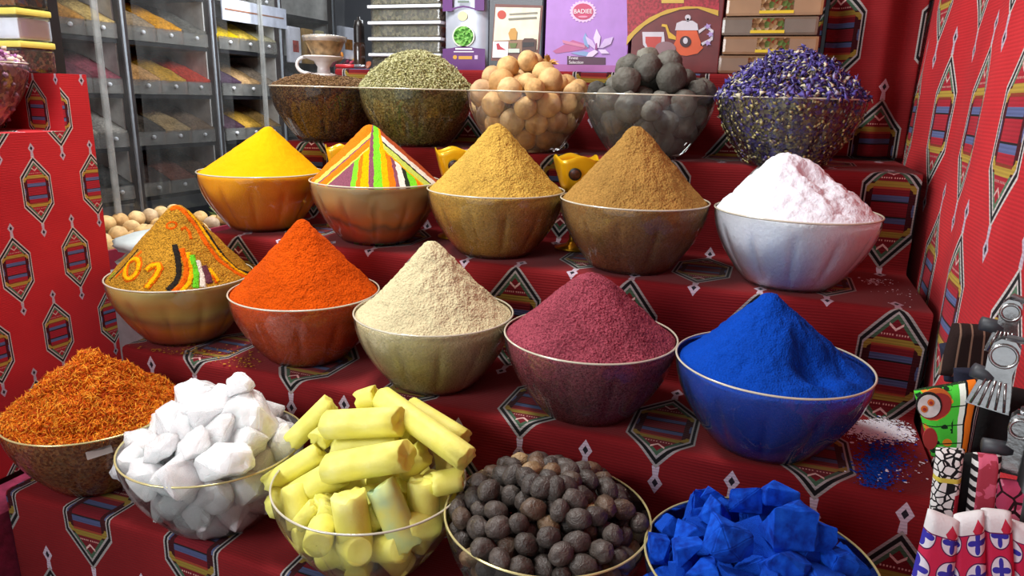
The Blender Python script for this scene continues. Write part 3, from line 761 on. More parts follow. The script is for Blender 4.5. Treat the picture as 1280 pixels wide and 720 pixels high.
# white crystal lumps
t = NT('alum_crystal'); n1 = t.noise(28, 5)
al = t.princ(t.ramp(n1, [(.3, srgb('eaf0f0')), (.6, srgb('fafcfb')), (1, srgb('ffffff'))]), t.ramp(t.noise(40, 3), [(.3, (.15,)*3+(1,)), (.7, (.38,)*3+(1,))]), 0, t.bump((E(t, n1)+E(t, t.voro(60))*.5), .45, .004), .6, sss=.85, sss_r=(.022, .024, .024), coat=.3)
clab = ['small white crystal lump on the very top of its heap', 'big white crystal lump at the back left of its heap', 'biggest square white crystal lump under the top one',
 'rounded white crystal lump at the front left of the heap', 'flat white crystal slab at the front of the heap', 'white crystal lump leaning on the left rim',
 'small white crystal lump at the right rim of its bowl', 'grey white crystal lump low in the middle front', 'white crystal lump at the left end of the heap']
cr = [(302, 481, .02, 34, 32, 1, .2), (252, 512, .02, 72, 76, 1, .3), (318, 521, .02, 72, 72, 1, .05), (209, 568, -.045, 62, 56, 1, .1), (280, 575, -.06, 84, 50, .9, -.25),
      (168, 582, -.03, 46, 50, 1, .4), (356, 552, .03, 40, 50, 1, .2), (243, 590, -.05, 40, 32, 1, .3), (200, 535, .02, 52, 44, 1, .1)]
pins = place_rocks('D2', cr, lambda i, b: rock_mesh('crystal_lump', 50+i, al, 20, b, b[2]*.05, .25, .085), 'crystal_lump', lambda i: clab[i], 'crystal', 'crystals in the front bowl')
crm = [rock_mesh('crystal_lump', 70+i, al, 18, (1, .9, .85), .05, .25, .085) for i in range(6)]
fill('D2', crm, [rg0.uniform(.017, .032) for _ in range(74)], HB+.05, 24, 'crystal_lump', 'white crystal lump packed in the lower part of its glass bowl', 'crystal', 'crystals low in the front bowl', pins, .6, 2.2, .84)
# blue lumps
t = NT('indigo_stone'); n1 = t.noise(70, 5)
bl = t.princ(t.ramp(n1, [(.3, srgb('0a2a8a')), (.55, srgb('1050c8')), (.75, srgb('1a62dc'))]), .9, 0, t.bump((E(t, n1)+E(t, t.noise(300, 2))*.6), .4, .002), .15)
blab = ['large flat blue lump tilted at the front of the indigo heap', 'big rounded blue lump right of the heap centre', 'blue lump at the top of the indigo heap', 'long blue slab at the top right of the indigo heap',
 'small blue lump left of the topmost indigo lump', 'flat blue lump at the left front of the indigo bowl', 'blue lump on the left rim beside the nutmegs', 'square blue lump on the left back rim',
 'blue lump at the right side of the indigo heap', 'low blue lump front right in the indigo bowl', 'thin blue lump in the left middle of the heap', 'small dark blue lump highest at the back left', 'blue lump at the bottom middle of the picture edge', 'round blue lump by the right rim']
bb = [(911, 680, -.055, 68, 56, .8, .35), (985, 654, -.01, 60, 62, .9, .1), (930, 624, .03, 48, 40, .9, .0), (968, 615, .045, 54, 30, .9, .12), (899, 645, .01, 34, 34, 1, .5), (860, 688, -.05, 42, 26, 1, -.2),
      (823, 690, -.03, 24, 40, 1, .1), (874, 644, .04, 34, 28, 1, .2), (1022, 668, .0, 34, 36, 1, .2), (980, 708, -.05, 60, 40, .9, .3), (861, 666, -.01, 36, 26, 1, .3), (890, 622, .06, 26, 22, 1, .6), (878, 716, -.07, 44, 30, 1, -.3), (1045, 700, -.01, 40, 36, 1, .4)]
pins = place_rocks('D5', bb, lambda i, b: rock_mesh('indigo_lump', 90+i, bl, 14, b, b[2]*.06, .75, .05), 'indigo_lump', lambda i: blab[i], 'indigo', 'blue lumps in the front bowl')
blm = [rock_mesh('indigo_lump', 120+i, bl, 12, (1, .8, .7), .07, .6, .06) for i in range(6)]
fill('D5', blm, [rg0.uniform(.011, .026) for _ in range(120)], HB+.035, 25, 'indigo_lump', 'small blue indigo lump filling the gilt rimmed bowl', 'indigo', 'small blue lumps in the front bowl', pins, .6, 2.2, .78)
# sulphur sticks
t = NT('sulphur'); n1 = t.noise(30, 4)
sul = t.princ(t.ramp(n1, [(.3, srgb('e6de62')), (.6, srgb('f0ea7c')), (.85, srgb('f6f2a0'))]), .55, 0, t.bump((E(t, n1)+E(t, t.noise(240, 2))*.5), .35, .002), .35, sss=.25, sss_r=(.01, .01, .003))
t = NT('sulphur_stained'); n1 = t.noise(26, 3)
sul2 = t.princ(t.ramp(n1, [(.35, srgb('d9d268')), (.55, srgb('c4cf86')), (.75, srgb('9cc0a0'))]), .55, 0, t.bump(n1, .3, .002), .3)
def stick(p0, dy0, p1, dy1, dpx, label, mat=sul, seed=0):
    a = atY(*p0, BOWLS['D3'].y+dy0); b = atY(*p1, BOWLS['D3'].y+dy1); d = b-a; L = d.length; ax = d.normalized()
    r = 1.08*dpx*((a+b)/2-EYE).dot(_fw)/F_PX/2; mb = MB(); n = 22; rg = random.Random(seed+7)
    sl = [(-.5, .0), (-.5, .5), (-.5, .90), (-.492, .99), (-.30, 1), (0, 1.0), (.30, 1), (.492, .99), (.5, .90), (.5, .5), (.5, 0)]
    V = []; 
    for i, (tt, q) in enumerate(sl):
        for k in range(n):
            an = 2*PI*k/n; rr = r*q*(1+(.05 if k in (5, 6, 16) and .9 < q else 0)); e = 0
            if abs(tt) > .4: e = .0022*noise.noise((math.cos(an)*3*q+seed, math.sin(an)*3*q, tt*9))*(1 if tt > 0 else -1)*2
            V.append((math.cos(an)*rr, math.sin(an)*rr, tt*L+e+(.12*r*math.cos(an+seed) if abs(tt) > .4 else 0)))
    Fc = [(i*n+k, i*n+(k+1) % n, (i+1)*n+(k+1) % n, (i+1)*n+k) for i in range(len(sl)-1) for k in range(n)]
    o = mb.add(V, Fc).build('sulphur_stick', mat, smooth=True); o.location = (a+b)/2
    o.rotation_euler = ax.to_track_quat('Z', 'X').to_euler(); tag(o, label, 'sulphur', 'sulphur sticks in the front bowl')
    return o
stick((411, 586), -.035, (509, 569), -.025, 37, 'front sulphur stick lying across the top of the heap', seed=1)
stick((410, 531), .005, (501, 527), .015, 35, 'level sulphur stick lying across the back of the heap', seed=2)
stick((346, 634), -.035, (424, 590), -.02, 35, 'sulphur stick sticking out over the left rim, lowest of three', seed=3)
stick((336, 606), -.03, (402, 564), .0, 26, 'middle sulphur stick of the three pointing left', seed=4)
stick((364, 553), .02, (414, 503), .05, 24, 'slim sulphur stick rising at the back left', seed=5)
stick((476, 496), .06, (584, 574), .0, 30, 'long sulphur stick sloping down to the right rim', seed=6)
stick((512, 507), .085, (580, 549), .055, 24, 'sulphur stick behind the long sloping one', seed=7)
stick((449, 503), .05, (470, 496), .06, 28, 'stubby sulphur piece at the very top', seed=8)
stick((435, 618), -.075, (448, 700), -.075, 41, 'upright sulphur stick against the front glass', seed=9)
stick((476, 606), -.045, (510, 685), -.055, 37, 'sulphur stick with a greenish stain at the front', sul2, 10)
stick((529, 598), -.005, (531, 668), -.015, 36, 'upright sulphur stick at the front right', seed=11)
stick((540, 606), -.005, (577, 598), .015, 29, 'short sulphur stick under the long sloping one', seed=12)
stick((505, 588), .01, (530, 566), .02, 30, 'sulphur stub behind the front crossing stick', seed=13)
stick((374, 656), -.085, (394, 632), -.07, 20, 'thin sulphur piece at the left front inside the rim', seed=14)
stick((398, 665), -.07, (412, 625), -.05, 36, 'leaning sulphur piece left of the upright stick', seed=15)
stick((342, 580), .02, (358, 564), .03, 20, 'small sulphur piece on the left back rim', seed=16)
stick((396, 552), .0, (412, 540), .02, 26, 'short sulphur stub between the left sticks and the level one', seed=17)
stick((420, 560), .02, (500, 552), .03, 34, 'sulphur stick hidden under the two crossing ones', seed=18)
stick((455, 520), .06, (520, 545), .05, 30, 'sulphur stick under the back of the heap', seed=19)
sulm = [MB().lathe([(.0005, -L), (.017, -L), (.0195, -L+.0015), (.020, -L*.5), (.020, L*.5), (.0195, L-.0015), (.017, L), (.0005, L)], 20).mesh('sulphur_stick', True) for L in (.026, .032, .036)]
for m_ in sulm: m_.materials.append(sul)
fill('D3', sulm, [rg0.uniform(.021, .026) for _ in range(40)], HB-.028, 27, 'sulphur_stick', 'sulphur piece seen through the glass low in its bowl', 'sulphur', 'sulphur pieces low in the front bowl', (), .6, 2.4, .0265)

# ------------------------------------------------------------------ cup on the cumin, goblets, pen, bottle
white_glaze = plain('white_glaze', 'e6e0dc', .2, 0, .03, 20, coat=.4)
cp = atY(405, 96, 1.455)
cup = thing('white_cup', (cp.x, cp.y, cp.z), 'white handled ceramic dripper cup standing on the cumin heap', 'cup')
mb = MB(); mb.lathe([(.001, .0), (.030, .0), (.033, .003), (.030, .006), (.015, .009), (.014, .022), (.022, .034), (.046, .042), (.047, .045), (.044, .046), (.020, .037), (.001, .030)], 40)
mb.build('cup_body', white_glaze, cup, True)
hd = [Vector((-.040, 0, .042))]+[Vector((-.040-.022*math.sin(a), 0, .025+.018*math.cos(a))) for a in [PI*k/10 for k in range(11)]]+[Vector((-.022, 0, .004))]
MB().tube(hd, .0042, 8).build('handle', white_glaze, cup, True, rot=(0, 0, .35))
wp = thing('wrapped_bowl', (cp.x+.006, cp.y, cp.z+.047), 'small plastic wrapped bowl of brown spice on top of the white cup', 'bowl')
mb = MB(); mb.lathe([(.001, 0), (.030, 0), (.036, .012), (.047, .036), (.048, .040), (.044, .041), (.001, .043)], 36)
mb.build('bowl_body', plain('brown_spice_packed', 'a58a62', .5, 0, .35, 60, .3), wp, True)
mb = MB(); mb.lathe([(.0475, .030), (.0495, .036), (.0495, .042), (.030, .045), (.001, .046)], 60, mod=lambda a, z: 1+.025*noise.noise((math.cos(a)*6, math.sin(a)*6, z*60)))
mb.build('plastic_wrap', glass_material('crumpled_wrap', (.98, .98, .98, 1), .30, .15), wp, True)

gold = plain('gold_metal', 'd9a227', .28, .85, .08, 30)
gold_yel = plain('yellow_enamel', 'e8b512', .3, .25, .06, 20, coat=.5)
emb = plain('dark_emblem', '4a2216', .4, 0, .3, 120)
emb_ring = plain('emblem_ring', '1f1a16', .4)
glab = ['small gold goblet half hidden behind the yellow turmeric cone', 'gold goblet between the striped cone and the sandy cone', 'gold goblet with round emblem between sandy and olive cones']
for (px, py, wpx, lb) in ((424, 183, 34, glab[0]), (568, 187, 46, glab[1]), (720, 196, 48, glab[2])):
    top = atY(px, py, 1.345); g = thing('gold_goblet', (top.x, 1.345, ZB+.002), lb, 'goblet', 'gold goblets on the second tier'); ht = top.z-ZB-.002; w = wpx*1.5/F_PX/2
    hc = .072
    mb = MB(); mb.lathe([(.001, 0), (.034, 0), (.034, .004), (.012, .010), (.006, .020), (.0055, ht-hc-.012), (.011, ht-hc-.006), (.006, ht-hc)], 28); mb.build('stem', gold, g, True)
    mb = MB(); n = 32; V = []; Fc = []
    for i in range(9):
        q = i/8
        for k in range(n):
            a = 2*PI*k/n+YAW+PI/4; sq = max(abs(math.cos(a-YAW-PI/4)), abs(math.sin(a-YAW-PI/4))); r = (.45+.55*q**.7)*w*1.02/(.35+.65*sq)
            V.append((r*math.cos(a-PI/4+.2), r*math.sin(a-PI/4+.2), ht-hc+hc*q+(.0045*q*math.cos(4*(a-YAW-PI/4)) if q > .5 else 0)))
    for i in range(8):
        for k in range(n): Fc.append((i*n+k, i*n+(k+1) % n, (i+1)*n+(k+1) % n, (i+1)*n+k))
    Fc.append(tuple(range(n-1, -1, -1)))
    cu = mb.add(V, Fc).build('goblet_cup', gold_yel, g, True, fix=False); sd = cu.modifiers.new('thick', 'SOLIDIFY'); sd.thickness = .0015
    dv = Vector((0-top.x, 0-1.345, 0)).normalized()
    for rr, mat, nm, off in ((.0125, emb_ring, 'emblem_ring', .0), (.0095, emb, 'emblem', .0012)):
        d = MB().lathe([(.0005, .0015), (rr*.9, .0015), (rr, 0)], 24).build(nm, mat, g, True)
        d.location = dv*(w*.93+off)+Vector((0, 0, ht-hc*.42)); d.rotation_euler = (dv+Vector((0, 0, -.25))).to_track_quat('Z', 'Y').to_euler()

pa, pb = atY(424, 90, 1.66), atY(456, 87, 1.66)
mb = MB(); mb.tube([Vector((-.028, 0, .006)), Vector((.028, 0, .006))], .0052, 10)
pen = thing('red_pen', (pa.x+.02, 1.66, ZE+.001), 'red and silver pen lying on the top shelf', 'pen')
mb.build('barrel', plain('red_plastic', 'c03038', .3), pen, True)
MB().tube([Vector((.028, 0, .006)), Vector((.055, 0, .006)), Vector((.060, 0, .006))], [.0050, .0046, .002], 10).build('cap', plain('silver_metal', 'b8bcc4', .25, .8), pen, True)
bt = atY(450, 84, 1.70); bq = thing('dark_bottle', (bt.x, 1.70, ZE+.002), 'narrow dark bottle beside the stacked herb boxes', 'bottle')
MB().lathe([(.001, 0), (.0150, 0), (.0155, .004), (.0155, .062), (.0135, .068)], 24).build('bottle_body', plain('dark_brown_glass', '3a2a22', .1, 0, .2, 20, coat=.6), bq, True)
MB().lathe([(.0140, .066), (.0140, .105), (.011, .122), (.004, .124), (.004, .131), (.001, .131)], 24).build('bottle_cap', plain('black_plastic', '15100f', .35), bq, True)

# ------------------------------------------------------------------ boxes and packs on the top shelf
YS = 1.66
SX = lambda px, py=88: atY(px, py, YS).x
SZ = lambda px, py: atY(px, py, YS).z
def flat(name, pts, mat, parent, dy, th=.0006):
    """printed shape on a front face; points are pixels on the shelf's front plane, local to parent"""
    q = [atY(px, py, YS) for px, py in pts]; l = parent.location
    return MB().prism([(p.x-l.x, p.z-l.z) for p in q], dy-th, dy).build(name, mat, parent)
def circ(px, py, rx, ry=None, n=20, a0=0, a1=2*PI, rot=0):
    ry = ry or rx; out = []
    for k in range(n if a1-a0 > 6.2 else n+1):
        a = a0+(a1-a0)*k/n; x = rx*math.cos(a); y = ry*math.sin(a)
        out.append((px+x*math.cos(rot)-y*math.sin(rot), py+x*math.sin(rot)+y*math.cos(rot)))
    return out
def text(s, px, py, hpx, mat, parent, dy, sx=1.0, name='lettering'):
    cu = bpy.data.curves.new(name, 'FONT'); cu.body = s; cu.align_x = 'CENTER'; cu.align_y = 'CENTER'; cu.size = 1; cu.extrude = .0
    ob = bpy.data.objects.new('tmp', cu); COL.objects.link(ob); bpy.context.view_layer.update()
    me = bpy.data.meshes.new_from_object(ob); bpy.data.objects.remove(ob); bpy.data.curves.remove(cu)
    p = atY(px, py, YS); sc = hpx*(p-EYE).dot(_fw)/F_PX/.7
    o = link(name, me, mat, parent); o.location = (p.x-parent.location.x, dy, p.z-parent.location.z); o.rotation_euler = (PI/2, 0, 0); o.scale = (sc*sx, sc, sc); return o
def paint(name, h, rough=.45, var=.05, **k): return plain(name, h, rough, 0, var, 30, **k)
ink_w, ink_k, ink_y = paint('white_ink', 'efe9ee'), paint('black_ink', '1c1418'), paint('yellow_ink', 'e0c020')

# stacked clear boxes of dried herbs
herb = speckle('herb_leaf', ['6a6446', '807a58', '4c472f', '938b68', '5a5a3c'], 150)
lidm = plain('milky_lid', 'dfe4ea', .35, 0, .03)
hx0, hx1 = SX(461), SX(551)
for i, yt in enumerate((84+16, 66+16, 46+18, 26+18, 6+18)):
    zb_ = ZE+.002+i*.0385
    b = thing('herb_box', ((hx0+hx1)/2, YS+.065, zb_), ['clear box of dried herbs at the bottom of the stack', 'clear box of dried herbs second from the bottom', 'clear box of dried herbs in the middle of the stack', 'clear box of dried herbs second from the top', 'clear box of dried herbs on top of the stack'][i], 'food box', 'stacked herb boxes')
    w = (hx1-hx0)/2
    MB().rbox((-w*.90, -.056, .002), (w*.90, .056, .028), .004).build('herbs', herb, b)
    MB().rbox((-w*.94, -.060, 0), (w*.94, .060, .031), .005).build('box_body', PLASTIC_CLEAR, b)
    MB().rbox((-w, -.066, .0305), (w, .066, .0380), .002).build('lid', lidm, b)
yl = thing('yellow_box', ((hx0+hx1)/2, YS+.065, ZE+.0025+5*.0385), 'yellow labelled white box above the herb boxes', 'food box')
MB().rbox((-w*.9, -.05, 0), (w*.9, .05, .05), .004).build('box_body', paint('pale_yellow_card', 'e8d890'), yl)
flat('label_panel', [(490, -1), (530, -1), (530, -16), (490, -16)], paint('peach_ink', 'd8a890'), yl, -.0505)

# white and purple pouch
x0, x1 = SX(553), SX(606)
p = thing('herb_pouch', ((x0+x1)/2, YS, ZE+.002), 'white and purple pouch with round green window', 'pouch')
def pouch(parent, w, h, t, mat, name='pouch_body'):
    P = []; nx, nz = 10, 16; V = []; Fc = []
    for side in (-1, 1):
        for j in range(nz+1):
            for i in range(nx+1):
                u, v = i/nx, j/nz; b = (math.sin(PI*u)**.5)*(math.sin(PI*min(1, .08+v*.92))**.6)
                V.append(((u-.5)*w, .02+side*t/2*b, v*h))
    N = (nx+1)*(nz+1)
    for s_ in (0, 1):
        for j in range(nz):
            for i in range(nx):
                q = (s_*N+j*(nx+1)+i, s_*N+j*(nx+1)+i+1, s_*N+(j+1)*(nx+1)+i+1, s_*N+(j+1)*(nx+1)+i); Fc.append(q if s_ == 0 else q[::-1])
    return MB().add(V, Fc).build(name, mat, parent, True, fix=False)
pouch(p, x1-x0, .20, .034, plain('silver_pouch', 'c3c9d6', .3, .25, .08, 14))
pur = paint('purple_ink', '5a1f6e'); dpf = .002
flat('purple_band', [(553, 88), (606, 89), (606, 61), (594, 60), (579, 57), (564, 60), (553, 61)], pur, p, dpf)
flat('purple_band', [(553, 14), (565, 14), (565, -22), (553, -22)], pur, p, dpf); flat('purple_band', [(593, 13), (605, 13), (605, -22), (593, -22)], pur, p, dpf)
flat('purple_band', [(565, 13), (572, 10), (579, 9), (586, 10), (593, 12), (593, 10), (586, 8), (579, 7), (572, 8), (565, 10)], pur, p, dpf)
flat('emblem', circ(578, 20, 6), paint('pale_gold_ink', 'd8cfa0'), p, dpf)
flat('window_border', circ(579, 45, 14), paint('pale_border', 'd8dccf'), p, dpf)
flat('green_window', circ(579, 45, 12.4), speckle('green_pods', ['4f8a3c', '6fae52', '3a6e2c', '86c066'], 190), p, dpf-.0006)
flat('logo_disc', circ(568.5, 71.5, 2.6), paint('orange_ink', 'd09a2a'), p, dpf-.0006); flat('logo_band', [(573, 70), (590, 70), (590, 74), (573, 74)], paint('orange_ink2', 'c8962c'), p, dpf-.0006)
flat('small_print', [(569, 60), (590, 60), (590, 62), (569, 62)], ink_w, p, dpf-.0006); flat('small_print', [(567, 64), (592, 64), (592, 65.2), (567, 65.2)], ink_w, p, dpf-.0006); flat('code_square', [(593, 69), (597, 69), (597, 74), (593, 74)], paint('lilac_ink', 'c8b0d0'), p, dpf-.0006)
flat('title_line', [(572, 3.5), (586, 3.5), (586, .5), (572, .5)], paint('green_grey_ink', '6a7a70'), p, dpf-.0006)

# dark framed pack
x0, x1 = SX(609), SX(677)
p = thing('dark_tea_pack', ((x0+x1)/2, YS, ZE+.002), 'black pack with a cream picture of cups', 'tea pack'); w = (x1-x0)/2; h = .20
MB().rbox((-w, 0, 0), (w, .05, h), .004).build('pack_body', paint('black_card', '22222a', .3), p)
flat('brown_frame', [(614, 76), (673, 76), (679, 7), (619, 5)], paint('brown_ink', '6e4038'), p, -.0003)
flat('cream_picture', [(616, 66), (672, 62), (676, 10), (620, 9)], paint('cream_ink', 'dcd8c0', .4, .1), p, -.001)
flat('red_seal', circ(627.5, 18.5, 5.5), paint('seal_red', 'b8402c'), p, -.0017)
flat('picture_table', [(617, 65), (671, 65), (671.5, 49), (618, 51)], paint('table_brown', '8a6a50'), p, -.0017)
flat('white_label', [(616, 72), (635, 72), (636, 52), (617, 52)], ink_w, p, -.0024); flat('red_mark', [(622, 62), (633, 62.5), (626, 58), (624, 54), (621, 55)], paint('crimson_ink', 'b02838'), p, -.003)
flat('pot_shape', [(638, 50), (646, 50), (647, 40), (644, 35), (639, 36), (636, 42)], paint('honey_ink', 'c09040'), p, -.003)
flat('bowl_shape', [(637, 54), (647, 54), (645, 60), (639, 60)], paint('olive_ink', '5f7030'), p, -.003); flat('glass_shape', [(636, 61), (650, 61), (650, 66), (636, 66)], paint('pale_ink', 'c8d4c8'), p, -.003)
flat('dark_box_shape', [(653, 65), (670, 64), (671, 51), (667, 48), (656, 48), (653, 52)], paint('umber_ink', '4a2c24'), p, -.003); flat('dark_label', [(654, 59), (668, 58), (668.5, 53), (654.5, 53)], ink_k, p, -.0036)
flat('title_line', [(637, 17), (672, 15), (672, 16.8), (637, 18.8)], paint('grey_ink', '8a8878'), p, -.0024); flat('title_line', [(636, 23), (671, 21), (671, 23.2), (636, 25.2)], paint('grey_ink2', '7a7868'), p, -.0024)

# purple saffron box
x0, x1 = SX(680), SX(783)
p = thing('purple_tea_box', ((x0+x1)/2, YS, ZE+.002), 'purple carton with a lilac flower and red badge', 'tea box'); w = (x1-x0)/2
MB().rbox((-w, 0, 0), (w, .07, .215), .002).build('box_body', paint('purple_card', 'a676c4', .4), p)
def burst(px, py, r, n, k): return [(px+r*(1 if i % 2 else k)*math.cos(PI*i/n)*1.05, py+r*(1 if i % 2 else k)*math.sin(PI*i/n)*.86) for i in range(2*n)]
flat('badge_lace', burst(729, 14.5, 16.5, 22, .86), paint('pale_lilac_ink', 'd8b8dc'), p, -.0003)
flat('badge', circ(729, 14.5, 12.8, 10.2), paint('badge_red', 'b83a62'), p, -.001)
text('BADIEE', 729, 14.5, 5, ink_w, p, -.0024, 1.05); flat('badge_swirl', circ(729, 21, 6, 1.2), paint('pink_ink', 'd88aa8'), p, -.0017)
lil, lil2, blu, pnk = paint('lilac_petal', 'c9b0dc'), paint('lilac_petal_light', 'd9c8e6'), paint('blue_petal', '7f9cc8'), paint('pink_spice', 'b05a8c')
flat('cinnamon', [(691, 64), (716, 50), (735, 56), (734, 61), (716, 64), (695, 67)], pnk, p, -.0003); flat('cinnamon', [(703, 50), (733, 57), (731, 60), (704, 54)], paint('rose_spice', 'c47a9c'), p, -.001)
flat('blue_petal', [(713, 66), (730, 64), (742, 67), (738, 71), (724, 69)], blu, p, -.001); flat('blue_petal', [(731, 57), (729, 48), (732, 41), (736, 50), (736, 60)], blu, p, -.001)
for ptl, m_ in (([(744, 62), (735, 55), (732, 45), (741, 51), (746, 60)], lil), ([(746, 60), (742, 48), (746, 36), (751, 46), (749, 60)], lil2), ([(749, 60), (756, 49), (767, 46), (764, 55), (754, 60)], lil), ([(748, 62), (757, 62), (762, 67), (752, 67)], lil2), ([(744, 62), (736, 66), (733, 71), (741, 71), (748, 65)], lil2)):
    flat('lilac_petal', ptl, m_, p, -.0017)
flat('stamen', [(744, 62), (745, 54), (746.5, 54), (747, 62)], paint('magenta_ink', '8c3a80'), p, -.0024)
flat('caption_band', [(709, 81), (757, 81), (757, 72), (709, 70)], paint('caption_plum', '4c2440'), p, -.0003)
text('Finest', 717, 72.5, 3.6, ink_w, p, -.0016); text('Selection', 720.5, 78, 3.6, ink_w, p, -.0016)
flat('base_band', [(680, 89.5), (783, 91), (783, 82), (680, 80)], paint('rose_purple_card', 'a05c9c'), p, -.0003)

# dark red teapot box
x0, x1 = SX(787), SX(897)
p = thing('red_tea_box', ((x0+x1)/2, YS, ZE+.002), 'dark red carton picturing a glass teapot', 'tea box'); w = (x1-x0)/2
MB().rbox((-w, 0, 0), (w, .07, .215), .002).build('box_body', paint('maroon_card', '6a2424', .4, .12), p)
t = NT('red_tea_print'); redp = t.princ(t.ramp(t.noise(160, 4), [(.4, srgb('7a1a22')), (.6, srgb('a82838'))]), .45)
flat('red_top', [(784.5, 47), (795, 37), (812, 24), (835, 13), (860, 9), (880, 10), (899, 14), (899, -30), (783, -30)], redp, p, -.0003)
flat('gold_swoosh', [(783, 57), (793, 44), (806, 32), (826, 20), (850, 12), (872, 10.5), (898, 20), (898, 13), (876, 8.5), (858, 8), (834, 12), (812, 22), (796, 34), (784, 46)], paint('gold_ink', 'c4a038'), p, -.001)
flat('gold_plate', [(827, 4), (855, 4), (855, -10), (827, -10)], paint('gold_plate_ink', 'c8a848'), p, -.001)
gp, tea = paint('glass_ink', 'c8c4cc'), paint('tea_ink', 'd0582c')
flat('teapot', [(839, 62), (845, 50), (846, 38), (871, 38), (875, 50), (879, 60), (872, 67), (858, 70), (845, 68)], tea, p, -.001)
flat('teapot_collar', [(844, 38), (846, 29), (853, 26), (866, 26), (872, 30), (873, 38)], gp, p, -.0017); flat('lid_knob', circ(860, 22, 3.6), gp, p, -.0017); flat('lid_knob', [(858.5, 27), (861.5, 27), (861.5, 23), (858.5, 23)], gp, p, -.0017)
flat('spout', [(845, 50), (836, 48), (832, 34), (827, 33), (828, 30), (834, 31), (837, 40), (845, 46)], paint('honey_spout', 'd0a830'), p, -.0017)
flat('teapot_handle', [(873, 38), (884, 32), (892, 38), (891, 50), (876, 58), (876, 54), (888, 48), (888, 39), (883, 35), (874, 42)], gp, p, -.001)
flat('tea_flower', circ(857, 52, 7, 7), paint('dark_flower', '3a2028'), p, -.0024); flat('tea_flower', circ(857, 51, 3, 4), gp, p, -.003)
for fx, fy in ((885, 33), (888, 43), (885, 54)): flat('lilac_blossom', burst(fx, fy, 4.5, 5, .5), paint('blossom_ink', 'a890c8'), p, -.0024)
flat('glass_cup', [(803, 40), (830, 40), (831, 52), (826, 64), (812, 66), (804, 56)], gp, p, -.001); flat('glass_cup_tea', [(807, 46), (827, 46), (826, 58), (819, 62), (810, 60), (807, 53)], paint('red_tea_ink', 'b84038'), p, -.0017)
flat('saucer_glass', circ(832, 61, 13, 9), paint('mauve_glass_ink', '8a6a70'), p, -.0024)

# brown packs in a stack
kraft = ['8a6a50', '9a7452', '7a6858', 'a88058', '8c7058']
for i in range(5):
    ya, yb = 92-i*23.6, 92-(i+1)*23.6
    x0, x1 = SX(901, 60), SX(1021, 60); zb_ = ZE+.002+i*.0388
    k = thing('brown_spice_pack', ((x0+x1)/2+(.003 if i % 2 else -.002), YS, zb_), ['brown pack at the bottom of the stack behind the purple flowers', 'second brown pack from the bottom of its stack', 'brown pack in the middle of its stack', 'fourth brown pack from the bottom of its stack', 'topmost brown pack of its stack'][i], 'spice pack', 'stacked brown packs')
    w = (x1-x0)/2
    MB().rbox((-w, 0, 0), (w, .11, .0376), .006).build('pack_body', plain('brown_pack_film_%d' % i, kraft[i], .25, 0, .15, 9, .25, coat=.4), k)
    lx = .006 if i % 2 else -.003
    MB().box((lx-.032, -.0008, .006), (lx+.032, 0, .034)).build('label_picture', speckle('pack_picture_%d' % i, ['6a4a30', '8a6a48', '5a6a38', 'b09878', '7a3a28'], 120), k)
    MB().box((lx-.034, -.0014, .0045), (lx+.034, -.0002, .0105)).build('label_band', ink_y, k)

# ------------------------------------------------------------------ jars and the rose bowl on the bench
jar_cols = [('dark spice', speckle('jar_dark', ['3a2c28', '5a4438', '2a2020', '7a5a30'], 160)), ('red peppercorns', speckle('jar_red', ['6a2a38', '8a4a4c', '4a2028', 'a87a68'], 170)), ('white crystals', plain('jar_white', 'dfe2e8', .6, 0, .05)), ('mixed tea', speckle('jar_mix', ['4a3a34', '8a5a28', '2c2420', '6a6048'], 150))]
ylid = plain('yellow_lid', 'ece26a', .4, 0, .04)
jarg = glass_material('jar_plastic', (.97, .97, .97, 1), .04, .04)
jz = .047
for col, (yy, xx) in enumerate(((.982, -1.345), (.902, -1.475))):
    for row in range(3):
        ci = [[1, 2, 3], [0, 3, 0]][col][row]
        cname = jar_cols[ci][0]
        j = thing('spice_jar', (xx, yy-.03*0, BZT+.001+row*(.0565)), ['jar of red peppercorns with yellow lid, bottom of its stack on the bench', 'yellow lidded jar of white crystals on the bench', 'topmost jar above the white crystal jar', 'bottom jar of dark spice at the left picture edge', 'middle jar of dark mixed tea at the left picture edge', 'topmost jar at the left picture edge'][col*3+row], 'jar', 'jars stacked on the bench')
        j.rotation_euler[2] = .05
        w = .034
        MB().rbox((-w+.002, -w+.002, .002), (w-.002, w-.002, jz-.008), .006).build('jar_filling', jar_cols[ci][1], j)
        MB().rbox((-w, -w, 0), (w, w, jz), .007).build('jar_body', jarg, j)
        MB().rbox((-w-.002, -w-.002, jz-.003), (w+.002, w+.002, jz+.0085), .004).build('lid', ylid, j)
pole = MB().box((-.006, -.010, 0), (.006, .010, .62)).build('display_post', plain('black_post', '1a1a1c', .4))
pole.location = (-1.36, 1.058, H+.02-.30); tag(pole, 'black upright post behind the yellow lidded jars', 'post')
pole.data.transform(Matrix.Scale(1, 4))
bowl('R1', -1.325, .823, BZL, 'glass bowl of pink rosebuds on the bench ledge', False, False, .92)
BT['R1'] = None
BT['R1'] = type('o', (), {'rotation_euler': (0, 0, 0)})()
m_rose = speckle('rosebud_bulk', ['9a7288', 'b890a4', '7a5068', 'c4a89c', '8a6478'], 110)
o, V, Fc = heap('R1', BOWLS['R1']+Vector((0, 0, HB+.035)), m_rose, 'heap of dried pink rosebuds in the bench bowl', 'rosebuds', 'rosebud_heap', dome=.7, amp=.004, freq=30, R=RB-.020)
o.scale = (.92,)*3
grains('rosebud', V, Fc, 520, .011, .016, .0115, seeds_mat('rosebuds', [(0, '8e5080'), (.4, 'b482ac'), (.7, 'a0609a'), (.85, 'd0b8a4'), (1, 'd8c4b0')]), o, 8, tilt=1, off=.0)
